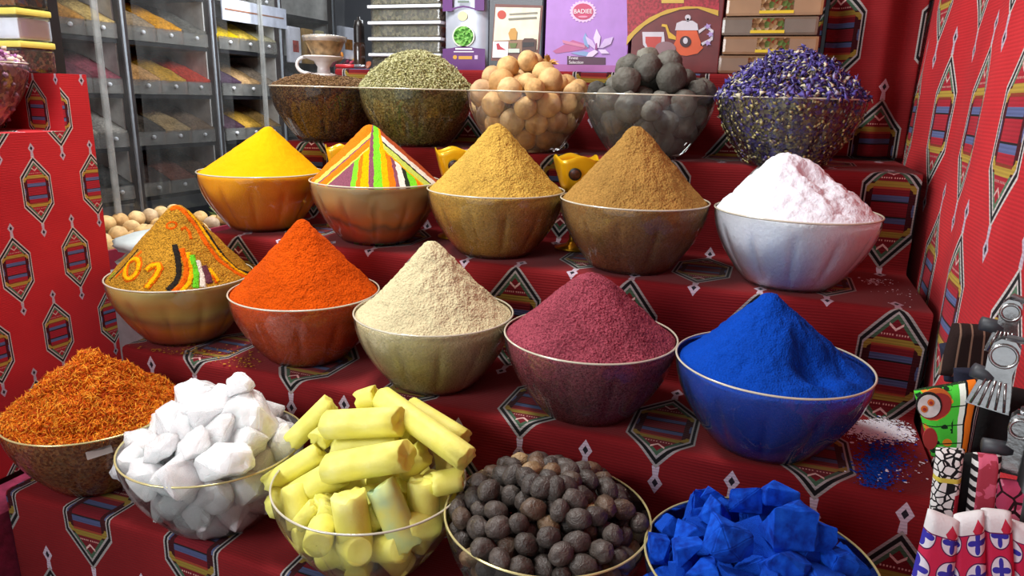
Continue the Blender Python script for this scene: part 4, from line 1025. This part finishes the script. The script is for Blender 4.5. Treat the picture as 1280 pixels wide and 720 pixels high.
grains('rosebud', V, Fc, 700, .009, .013, .0105, seeds_mat('rosebuds_dull', [(0, '8a6078'), (.5, 'b08ca0'), (1, '7a5866')]), o, 9, upper=False, tilt=.5, off=-.009)

# ------------------------------------------------------------------ spice cabinets behind the bench
CX = -2.20
lip_m = glass_material('bin_front_plastic', (.84, .82, .76, 1), .16, .2)
shelf_m = plain('black_shelf', '1c1c20', .4); post_m = plain('maroon_post', '2c1a1e', .4); strip_m = plain('white_edge_strip', 'c4ccd4', .35)
back_m = plain('grey_cabinet_back', '6e6e70', .7); wside_m = plain('white_partition', 'd4d2cc', .5); knob_m = plain('white_knob', 'eef0f2', .3)
ROWS = [.401, .215, .030, -.155, -.343]
BAYS = [(1.585, 1.950, 3), (1.990, 2.375, 3), (2.435, 2.800, 3), (2.840, 3.220, 3)]
sp_cols = {(0, 1): ['b8783a', 'c0883c', 'b89a5c'], (0, 2): ['6a4a50', '7a3a4a', '8a4450'], (0, 3): ['8a8478', 'b0aa98', '9a948a'], (0, 4): ['3a3834', '4a4640', '3a3a38'],
 (1, 0): ['8a6a40', '7a5a38', '5a5048'], (1, 1): ['9a8468', 'e09a20', '6e6a62'], (1, 2): ['c4935c', 'cc9a34', 'c8402c'], (1, 3): ['4c443c', 'b09468', '7a6450'], (1, 4): ['4a3c38', '7c4a3c', '5a4438'],
 (2, 0): ['7a6a50', '8a7a58', '6a5a48'], (2, 1): ['dcb818', 'd8b84c', 'b0a888'], (2, 2): ['4a3848', 'b89468', '9a8a78'], (2, 3): ['4a3440', 'c0943c', 'a8844c'], (2, 4): ['4a4038', '6a5040', '5a4a3c'],
 (0, 0): ['a87a40', 'b09058', '8a7450'], (3, 0): ['7a7068', '8a8478', '8a7a68'], (3, 1): ['8a9098', '9aa0a8', '88888c'], (3, 2): ['70747c', '8a8c94', '7a7c84'], (3, 3): ['5c6068', '787c84', '686c74'], (3, 4): ['5a5c60', '6a6c70', '5a5c62']}
cnames = {}
hm = {}
def hue_name(h):
    r, g, b = [int(h[i:i+2], 16) for i in (0, 2, 4)]
    if max(r, g, b)-min(r, g, b) < 28: return 'pale grey' if r > 150 else 'dark grey' if r < 90 else 'grey'
    if r > 190 and g < 90: return 'red'
    if r > 190 and g > 175: return 'yellow'
    if r > 190 and g > 140: return 'orange yellow'
    if b > g: return 'purplish'
    return 'tan' if r > 150 else 'brown'
ordn = ['first', 'second', 'middle', 'fourth', 'lowest']; bayn = ['nearest', 'second', 'third', 'farthest']
for bi, (y0, y1, nb) in enumerate(BAYS):
    cab = thing('spice_cabinet', (CX, (y0+y1)/2, 0), ['spice cabinet bay showing just behind the bench', 'spice cabinet bay with three bins per shelf and white edge posts', 'spice cabinet bay right of the pale grey post', 'spice cabinet bay behind the white cup'][bi], 'cabinet', 'spice cabinet bays')
    hw = (y1-y0)/2; top = H+.95; bot = H-.425
    MB().box((-.32, -hw, bot), (-.30, hw, top)).build('back_panel', back_m, cab)
    MB().box((-.30, hw-.006, bot), (-.012, hw, top)).build('side_panel', wside_m, cab)
    MB().box((-.30, -hw, bot), (-.012, -hw+.006, top)).build('side_panel', back_m, cab)
    MB().box((-.02, hw, bot-.02), (.012, hw+.030, top)).build('post', post_m, cab)
    MB().box((.012, hw+.004, bot-.02), (.018, hw+.013, top)).build('edge_strip', strip_m, cab)
    for ri, lz in enumerate(ROWS):
        zf = H+lz-.052
        MB().box((-.30, -hw+.006, zf-.016), (-.002, hw-.006, zf-.002)).build('shelf', shelf_m, cab)
        bw = 2*hw/nb
        for k in range(nb):
            if bi == 3 and ri < 2: continue
            b = MB().box((-.006, -hw+bw*k+.002, zf), (0, -hw+bw*(k+1)-.002, zf+.050)).box((-.28, -hw+bw*(k+1)-.003, zf), (-.006, -hw+bw*(k+1)-.001, zf+.050)).build('bin', lip_m, cab)
            MB().lathe([(.001, .010), (.006, .010), (.0075, .006), (.005, 0)], 12).build('knob', knob_m, b, True, loc=(0, -hw+bw*(k+.5), zf+.030), rot=(0, PI/2, 0))
            colr = sp_cols[(bi, ri)][k]
            if colr not in hm: hm[colr] = powder('bin_spice_'+colr, colr, .25, 120, .8)
            n = 10; P = []
            for i in range(n+1):
                row = []
                for j in range(n+1):
                    u, v = i/n, j/n; x = -.008-.262*u; yv = -hw+bw*(k+.02+.95*v)
                    z = zf+.042+.095*math.sin(min(1, u*1.1)*PI/2)*(.75+.25*math.sin(PI*v))+.006*noise.noise((x*30, yv*30+bi, ri))
                    row.append((x, yv, z))
                P.append(row)
            me = grid_mesh('spice_mound', P); o = link('spice_mound', me, hm[colr]); o.location = (CX, (y0+y1)/2, 0)
            sd = o.modifiers.new('thick', 'SOLIDIFY'); sd.thickness = .03; sd.offset = 0
            tag(o, '%s spice in the %s bin of the %s shelf, %s cabinet bay' % (hue_name(colr), ['left', 'centre', 'right'][k], ordn[ri], bayn[bi]), 'spice', 'spice mounds in the cabinet bins', 'stuff')
# header sign and packets hung in the cabinets
sg = thing('header_sign', (CX+.022, 2.66, H+.275), 'white header sign across the top of the third cabinet bay', 'sign')
MB().box((0, -.225, 0), (.006, .18, .085)).build('sign_board', plain('white_sign', 'd0d4e2', .4, 0, .06), sg)
MB().box((.006, -.21, .04), (.0075, .16, .046)).build('sign_line', plain('rust_ink', '9a6a50', .5), sg)
pk = [(2.88, .13, .085, .16, 'd8d8e0', 'white pouch with a red spot hung in the farthest cabinet bay'), (2.985, .13, .075, .16, 'b08a4c', 'golden brown packet hung beside the white pouch'), (3.085, .13, .05, .16, 'd8cc9c', 'narrow cream packet hung in the farthest cabinet bay'), (3.32, .17, .14, .16, 'd0d4e0', 'pale packet hung beyond the farthest cabinet bay')]
for yy, zz, w, h, c, lb in pk:
    q = thing('hanging_packet', (CX+.03, yy, H+zz), lb, 'packet', 'packets hung in the cabinet')
    MB().rbox((-.012, -w/2, 0), (.012, w/2, h), .008).build('packet_body', plain('packet_'+c, c, .3, 0, .1, 20), q)
    MB().box((.0125, -w*.25, h*.3), (.0135, w*.25, h*.62)).build('packet_print', plain('packet_print_'+c, 'a04038' if c == 'd8d8e0' else '8a5a28', .4, 0, .3, 60), q)
rg0 = random.Random(31)
for i in range(7):
    q = link('dried_chilli', blob_mesh('dried_chilli', .022, .010, .034, 300+i, .1, 1.5, 14, 8, 0, (plain('chilli_%d' % i, ['c8586a', 'd8883c', '8a3048', 'b84a5c', 'd0a040', '9a3a5a', 'c06a4c'][i], .4),)))
    q.location = (CX+.05, 3.16+.052*i, H+.155+.018*math.sin(i*2)); q.rotation_euler = (.4*i, .5, i)
    tag(q, ['pink', 'orange', 'plum', 'rose', 'yellow', 'purple', 'rust'][i]+' dried pod hanging far behind the white cup', 'dried pod', 'pods hanging in the far cabinet')
# clear plastic sheets hung in front of the cabinets
def sheet(y0, y1, x, label, seed):
    P = []
    for j in range(41):
        z = H-.45+1.35*j/40; row = []
        for i in range(41):
            y = y0+(y1-y0)*i/40
            row.append((x+.010*noise.noise((y*16+seed, z*1.4, 0))+.005*noise.noise((y*38, z*3, seed)), y, z))
        P.append(row)
    o = link('plastic_sheet', grid_mesh('plastic_sheet', P), PLASTIC_SHEET); tag(o, label, 'plastic sheet', 'clear sheets over the cabinets')
PLASTIC_SHEET = glass_material('clear_sheet', (.97, .98, .99, 1), .03, .07)
sheet(1.58, 1.93, CX+.07, 'clear plastic sheet hanging over the nearest cabinet bay', 1.0)
sheet(1.96, 2.42, CX+.06, 'crinkled clear plastic sheet over the second cabinet bay', 5.0)
sheet(2.58, 3.25, CX+.07, 'clear plastic sheet over the far cabinet bays', 9.0)
for yy, lb in ((1.795, 'narrow clear plastic strip hanging by the nearest cabinet bay'), (2.592, 'pale spotted hanging strip in front of the third cabinet bay')):
    q = MB().box((-.004, -.011, -.45), (.004, .011, .92)).build('hanging_strip', glass_material('strip_plastic_%d' % int(yy*10), (.9, .92, .9, 1), .22, .1)); q.location = (CX+.085, yy, H); tag(q, lb, 'plastic strip')
# low counter with limes under the cabinets
lc = thing('low_counter', (-2.05, 2.2, 0), 'low counter with a red front edge under the cabinets', 'counter')
MB().box((-.15, -.75, 0), (.15, 1.0, H-.515)).build('counter_body', plain('grey_counter', '77777a', .5), lc)
MB().box((.15, -.75, H-.56), (.162, 1.0, H-.485)).build('front_edge', plain('red_edge', '8a2034', .5), lc)
for i in range(34):
    q = link('dried_lime', tanm[i % 4]); px = rg0.uniform(-2.02, -1.93); q.location = (-1.925-.062*(i % 4)+rg0.uniform(-.008, .008), 1.60+.060*(i//4)+.018*(i % 2), H-.49+(.040 if i % 4 == 3 else .012*(i % 3)))
    q.scale = (1.15,)*3; q.rotation_euler = rnd_rot(rg0); tag(q, 'pale dried lime on the low counter under the cabinets', 'dried lime', 'limes on the low counter')
hb = thing('herb_bunch', (-2.0, 2.22, H-.513), 'loose bunch of green herbs on the low counter', 'herbs')
gm = plain('green_leaf', '7a8a4c', .7, 0, .3, 60)
for i in range(70):
    d = Vector((rg0.gauss(0, 1), rg0.gauss(0, 1), abs(rg0.gauss(.5, .6)))).normalized(); L = rg0.uniform(.05, .13); sd = d.orthogonal().normalized()*.010
    MB().add([(0, 0, .01), d*L*.55+sd, d*L, d*L*.55-sd+Vector((0, 0, .004))], [(0, 1, 2, 3)]).build('leaf', gm, hb, fix=False)
shm = [plain('dark_shell', '2c302c', .4), plain('pale_shell', 'c0c4bc', .4), plain('olive_shell', '8a8454', .5)]
shmesh = [blob_mesh('dried_shell', .034, .016, .012, 330+i, .2, 1.6, 12, 8, 0, (shm[i],)) for i in range(3)]
for i in range(80):
    q = link('dried_shell', shmesh[rg0.choice((0, 0, 0, 1, 1, 2))]); q.location = (-1.95-rg0.random()*.16, 2.40+rg0.random()*.36, H-.49+rg0.random()*.12); q.rotation_euler = rnd_rot(rg0)
    tag(q, 'dark or pale dried shell heaped on the low counter', 'dried shell', 'shells on the low counter')
cs = thing('white_crate', (-1.62, 1.52, 0), 'white crate beside the bench end', 'crate')
MB().rbox((-.12, -.20, 0), (.12, .20, H-.50), .01).build('crate_body', plain('white_crate_plastic', 'b4b4b8', .5), cs)
for i in range(2):
    q = link('white_sack', blob_mesh('white_sack', .11, .15, .030, 350+i, .12, 2.2, 24, 14, 0, (plain('white_sack_film_%d' % i, 'd4dad6', .35, 0, .1, 10, .4),))); q.location = (-1.62, 1.52, H-.47+.052*i)
    tag(q, ['white plastic sack lying on the crate', 'upper white plastic sack of frosty pieces on the crate'][i], 'sack', 'sacks on the crate')

# ------------------------------------------------------------------ clipped socks at the right front
def pad(name, cor, Yd, mat, label=None, cat=None, group=None, bulge=.010, n=14):
    """soft folded cloth: pixel corners TL, TR, BR, BL at depth Yd"""
    ys = Yd if isinstance(Yd, (list, tuple)) else [Yd]*4
    C = [atY(px, py, y) for (px, py), y in zip(cor, ys)]; o3 = (C[0]+C[1]+C[2]+C[3])/4
    V = []; Fc = []; UV = []; nr = (C[1]-C[0]).cross(C[3]-C[0]).normalized(); nr = nr if nr.dot(EYE-o3) > 0 else -nr
    for s_ in (1, -1):
        for j in range(n+1):
            for i in range(n+1):
                u, v = i/n, j/n; p = (C[0]*(1-u)+C[1]*u)*(1-v)+(C[3]*(1-u)+C[2]*u)*v
                b = (min(1, math.sin(PI*u)*1.6)*min(1, math.sin(PI*v)*2.2+.05))**.5
                p = p+nr*s_*(bulge*b+.0006)+nr*.0025*noise.noise((p*28))*b
                V.append(p-o3); UV.append((u, 1-v))
    N = (n+1)**2
    for s_ in (0, 1):
        for j in range(n):
            for i in range(n):
                a = s_*N+j*(n+1)+i; q = (a, a+1, a+n+2, a+n+1); Fc.append(q[::-1] if s_ == 0 else q)
    bd = [i for i in range(n+1)]+[j*(n+1)+n for j in range(1, n+1)]+[n*(n+1)+i for i in range(n-1, -1, -1)]+[j*(n+1) for j in range(n-1, 0, -1)]
    for k in range(len(bd)): a, b = bd[k], bd[(k+1) % len(bd)]; Fc.append((a, b, b+N, a+N))
    me = bpy.data.meshes.new(name); me.from_pydata([tuple(p) for p in V], [], Fc)
    lay = me.uv_layers.new(name='UVMap')
    for l in me.loops: lay.data[l.index].uv = UV[l.vertex_index]
    for p in me.polygons: p.use_smooth = True
    o = link(name, me, mat); o.location = o3
    return tag(o, label, cat, group)
def cloth_bump(t): return t.bump(t.noise(600, 2), .3, .001)
t = NT('brown_stripe_knit'); u, v = t.uv(); m_br = t.princ(t.mix(((u*4.2+v*.4).op('FRACT')).lt(.16), srgb('2a1c1a'), srgb('8a6a58')), .9, 0, cloth_bump(t), .2)
m_navy = plain('navy_knit', '1c2038', .9, 0, .2, 60, .3); m_blk = plain('black_knit', '0e0d0f', .9, 0, .2, 60, .3)
t = NT('green_orange_print'); u, v = t.uv(); uu = u+(E(t, t.noise(60, 2))-.5)*.06+(v-.5)*-.05
gcol = t.mix(E(t, t.noise(60, 3)).gt(.56), srgb('4cc83c'), srgb('12301a')); gcol = t.mix(E(t, t.voro(70)).lt(.25), gcol, srgb('e88a2c'))
c = t.ramp(uu, [(0, srgb('4cc83c')), (.60, srgb('e8efe0')), (.69, srgb('141214')), (.725, srgb('ee7a1c')), (.84, srgb('141214')), (.89, srgb('e0dede')), (.905, srgb('141214')), (.93, srgb('e0dede')), (.95, srgb('141214'))], 'CONSTANT')
c = t.mix(uu.lt(.52), c, gcol); c = t.mix((v*4).op('FRACT').lt(.06)*uu.lt(.7), c, srgb('1a2a1a')); m_grn = t.princ(c, .85, 0, cloth_bump(t), .2)
t = NT('ink_doodle_knit'); e1 = E(t, t.voro(150, 'DISTANCE_TO_EDGE')); u, v = t.uv()
c = t.mix(e1.lt(.09), srgb('dcd8d4'), srgb('1a181a')); c = t.mix(v.between(.60, .66), c, srgb('c8b448')); c = t.mix(u.gt(.76)*v.lt(.45), c, srgb('b02a3c')); m_doo = t.princ(c, .85, 0, cloth_bump(t), .2)
t = NT('pink_strip_knit'); u, v = t.uv(); sq = (v*7).op('FRACT').gt(.5)
c = t.mix((u-.5).abs().gt(.34), t.mix(E(t, t.noise(80, 2)).gt(.52), srgb('a83c4c'), srgb('d0607a')), t.mix(sq, srgb('d8d4d0'), srgb('1a1618'))); m_film = t.princ(c, .85, 0, cloth_bump(t), .2)
t = NT('pink_face_knit'); c = t.mix(E(t, t.noise(50, 3)).gt(.54), srgb('b04060'), srgb('d88098')); c = t.mix(E(t, t.voro(60, 'DISTANCE_TO_EDGE')).lt(.05), c, srgb('2a1418')); m_face = t.princ(c, .85, 0, cloth_bump(t), .2)
def clover_mat(name, du, dv):
    t = NT(name); u, v = t.uv(); a = (u*1.25+du); b = (v*2.6+dv); st = (a.op('FLOOR'))*.0
    x = a.wrap(1.0); y = b.wrap(1.0)
    r = (x*x+y*y).op('SQRT'); th = y.op('ARCTAN2', x); cl = r.lt((th*4).op('COSINE')*.12+.24)
    c = t.mix(r.lt(.40), srgb('c4284c'), srgb('d8d2dc')); c = t.mix(cl, c, srgb('3a34a0')); c = t.mix(r.between(.38, .42), c, srgb('5a2048'))
    band = v.gt(.80); c = t.mix(band, c, srgb('dcd8d8')); tr = ((u-.75).abs()*1.2+(v-.84).abs()*2).lt(.22); c = t.mix(tr*band, c, srgb('c03048')); c = t.mix(v.between(.785, .80), c, srgb('6a2050'))
    return t.princ(c, .85, 0, cloth_bump(t), .2)
G = 'socks clipped to the rack'
pad('folded_sock', [(1190, 404), (1250, 408), (1240, 474), (1172, 468)], .74, m_br, 'brown striped sock held by the upper clip', 'sock', G)
pad('folded_sock', [(1174, 430), (1200, 428), (1202, 478), (1180, 476)], .765, m_navy, 'dark navy sock tucked behind the brown striped one', 'sock', G)
pad('folded_sock', [(1192, 460), (1250, 462), (1250, 482), (1192, 478)], .715, m_navy, 'navy sock edge above the green printed sock', 'sock', G, .006)
g3 = pad('folded_sock', [(1142, 488), (1232, 473), (1212, 572), (1164, 570)], .665, m_grn, 'green, white and orange printed sock with a round face patch', 'sock', G)
def patch(name, cx, cy, rx, ry, mat, off, parent, Yd=.665, rot=0, n=22):
    P = [atY(x, y, Yd)-parent.location for x, y in circ(cx, cy, rx, ry, n, rot=rot)]
    return MB().add([p+Vector((0, -off, 0)) for p in P]+[p+Vector((0, -off+.002, 0)) for p in P], [tuple(range(n)), tuple(range(2*n-1, n-1, -1))]+[(i, i+n, (i+1) % n+n, (i+1) % n) for i in range(n)]).build(name, mat, parent)
m_or = plain('orange_print', 'd8702a', .85); m_rd = plain('red_print', 'a02c28', .85); m_wh = plain('white_print', 'd4d0cc', .85, 0, .15, 80)
patch('patch_border', 1166, 500, 22, 19, m_or, .0105, g3, rot=-.5); patch('patch_border', 1167, 502, 20, 15, m_rd, .0112, g3, rot=-.5)
patch('face_patch', 1158, 500, 16, 16, plain('black_print', '1a1614', .9), .0120, g3); patch('face_patch', 1158, 501, 14, 14, m_wh, .0128, g3)
for ex, ey in ((1152, 504), (1160, 496)): patch('eye_ring', ex, ey, 4.2, 4.2, m_or, .0136, g3); patch('eye', ex, ey, 2.0, 2.0, m_rd, .0144, g3)
patch('red_patch', 1160, 542, 9, 13, m_rd, .0110, g3)
pad('folded_sock', [(1228, 476), (1300, 492), (1300, 566), (1206, 566)], .69, m_blk, 'black sock beside the green printed one', 'sock', G)
pad('folded_sock', [(1170, 560), (1206, 562), (1194, 656), (1160, 650)], .62, m_doo, 'white sock with black ink drawings', 'sock', G, .008)
pad('folded_sock', [(1198, 568), (1222, 566), (1212, 656), (1190, 656)], .63, m_blk, 'black sock strip between the drawn sock and the pink one', 'sock', G, .006)
pad('folded_sock', [(1216, 566), (1252, 570), (1244, 652), (1206, 652)], .62, m_film, 'pink sock edged with black and white squares', 'sock', G, .008)
pad('folded_sock', [(1246, 598), (1300, 606), (1300, 680), (1238, 668)], .615, m_face, 'dusky pink patterned sock at the right picture edge', 'sock', G, .008)
for i, (cor, lb, du, dv) in enumerate([([(1160, 636), (1200, 652), (1190, 745), (1134, 742)], 'leftmost red sock with blue clovers', 0, .05), ([(1192, 644), (1230, 638), (1234, 745), (1182, 745)], 'second red sock with blue clovers from the left', .1, .2), ([(1226, 636), (1264, 640), (1270, 745), (1228, 745)], 'third red sock with blue clovers from the left', .35, .0), ([(1258, 648), (1306, 664), (1306, 748), (1262, 745)], 'red clover sock at the right picture edge', .0, .3)]):
    pad('clover_sock', cor, .575+.004*i, clover_mat('red_clover_knit_%d' % i, du, dv), lb, 'sock', 'red clover socks in front', .008)
steel = plain('clip_steel', 'b4b2b0', .22, .95, .1, 50, .15); rubber = plain('grey_rubber', '3c3f44', .5)
def clip(p_top, p_bot, Yd, wpx, label, ribs=True, peg=None):
    a, b = atY(*p_top, Yd), atY(*p_bot, Yd); d = (a-EYE).dot(_fw); w = wpx*d/F_PX; L = (b-a).length
    c = thing('metal_clip', b, label, 'clip', 'steel clips holding the socks'); z = (a-b).normalized(); y = ((EYE-b) - z*(EYE-b).dot(z)).normalized(); x = -z.cross(y)*-1
    M = Matrix((x, -y, z)).transposed().to_4x4()
    c.rotation_euler = M.to_euler()
    for sgn in (-1, 1):
        pts = [(.5, 0), (.42, .25), (.30, .55), (.34, .75), (.30, .92), (.16, 1.0)]
        out = [(q*w, t_*L) for q, t_ in pts]+[(-q*w, t_*L) for q, t_ in reversed(pts)]
        mb = MB(); mb.prism(out, sgn*.006-.0008, sgn*.006+.0008); mb.build('jaw_plate', steel, c)
    if ribs:
        for k in range(5): MB().tube([Vector(((k-2)*w*.19, -.0072, .02*L)), Vector(((k-2)*w*.11, -.0078, .42*L))], .0011, 6).build('rib', steel, c, True)
    ring = [Vector((math.cos(q)*w*.30, -.0078, .78*L+math.sin(q)*w*.30)) for q in [2*PI*k/20 for k in range(21)]]
    MB().tube(ring, .0013, 8, cap=False).build('ring', steel, c, True)
    MB().tube([Vector((-.3*w, 0, .6*L)), Vector((.3*w, 0, .6*L))], .0055, 12).build('spring', steel, c, True)
    if peg:
        q0, q1 = (c.matrix_basis.inverted() @ atY(*peg[0], Yd)), (c.matrix_basis.inverted() @ atY(*peg[1], Yd)); MB().tube([q0, q1], .0062, 12).build('peg', rubber, c, True)
    return c
clip((1268, 374), (1250, 440), .70, 34, 'steel clip at the top right holding the brown sock', True, ((1262, 412), (1226, 404)))
clip((1262, 424), (1234, 508), .655, 48, 'large ribbed steel clip with a round eye', True, ((1250, 475), (1216, 462)))
clip((1280, 516), (1268, 590), .63, 40, 'plain steel clip lowest at the right edge', False, ((1264, 562), (1228, 556)))
rp = atY(1318, 480, .615); rk = thing('sock_rack', (rp.x, rp.y, 0), 'black rack pole carrying the sock clips', 'rack')
MB().tube([(0, 0, 0), (0, 0, H+.2)], .009, 14).build('pole', plain('rack_black', '18181a', .4), rk, True)
MB().lathe([(.001, 0), (.042, 0), (.042, .012), (.012, .02)], 32).build('rack_base', plain('rack_base_black', '1a1a1c', .4), rk, True)
for (px, py, yy) in ((1268, 378, .70), (1262, 430, .655), (1280, 520, .63)):
    e = atY(px, py, yy)-Vector((rp.x, rp.y, 0)); MB().tube([Vector((0, 0, e.z+.012)), e+Vector((0, .004, .004)), e], .0028, 8).build('hook', plain('hook_steel', '9a9a9c', .3, .9), rk, True)

# ------------------------------------------------------------------ spilt powder on the tiers
def spill(name, pts, z, mat, label, seed, smin, smax, parent=None):
    rg = np.random.default_rng(seed); V = []; Fc = []
    for (px, py, sx, sy, cnt) in pts:
        for _ in range(cnt):
            p = atZ(px+rg.normal()*sx, py+rg.normal()*sy, z); s_ = smin+(smax-smin)*rg.random()**3; k = len(V); m = 6
            if p.x > XR-.004 or p.y < YC-.0: continue
            for q in range(m): a = 2*PI*q/m; V.append((p.x+math.cos(a)*s_*(.7+.6*rg.random()), p.y+math.sin(a)*s_*(.7+.6*rg.random()), p.z+.0022))
            V.append((p.x, p.y, p.z+.0026+s_*.22)); Fc += [(k+q, k+(q+1) % m, k+m) for q in range(m)]
    o = link(name, arr_mesh(name, V, Fc), mat); tag(o, label, 'spilt powder', None, 'stuff')
wp_m = bpy.data.materials['white_powder']; bp_m = bpy.data.materials['blue_powder']
spill('spilt_white_powder', [(1095, 536, 16, 5, 1500), (1112, 545, 20, 5, 900), (1120, 590, 26, 10, 40)], ZC, wp_m, 'white powder spilt beside the blue bowl', 3, .0006, .0034)
spill('spilt_blue_powder', [(1100, 575, 14, 16, 1500), (1092, 600, 10, 10, 500), (1125, 570, 20, 18, 160)], ZC, bp_m, 'blue powder spilt on the cloth right of the blue bowl', 4, .0005, .0026)
spill('spilt_white_specks', [(1096, 354, 9, 2, 60), (1118, 368, 18, 8, 26)], ZB, wp_m, 'white specks spilt beside the white powder bowl', 5, .0006, .003)
spill('spilt_orange_powder', [(240, 440, 40, 4, 200), (300, 452, 20, 4, 100)], ZC, powder('spilt_ochre', 'b8862c', .2), 'ochre powder dusted on the cloth between two bowls', 6, .0006, .003)

# ------------------------------------------------------------------ lamp housings under the ceiling, the last one added over the fill light
hs = plain('lamp_housing', '2c2c30', .5)
for x, y, z, sx, sy, lb in ((-.95, .98, H+1.0, .55, .30, 'small lamp hanging over the spice stall'), (-1.60, 2.3, H+.95, .4, 1.6, 'long lamp hanging in front of the cabinets'), (-1.30, -.50, H+.50, .8, .6, 'added broad housing over the front fill light')):
    q = thing('hanging_lamp', (x, y, z+.03), lb, 'lamp'); MB().rbox((-sx/2-.03, -sy/2-.03, .10), (sx/2+.03, sy/2+.03, .13), .01).build('housing', hs, q)
    for s_ in (-1, 1): MB().tube([(s_*sx*.35, 0, .13), (s_*sx*.35, 0, 2.75-z-.03)], .005, 8).build('rod', hs, q)
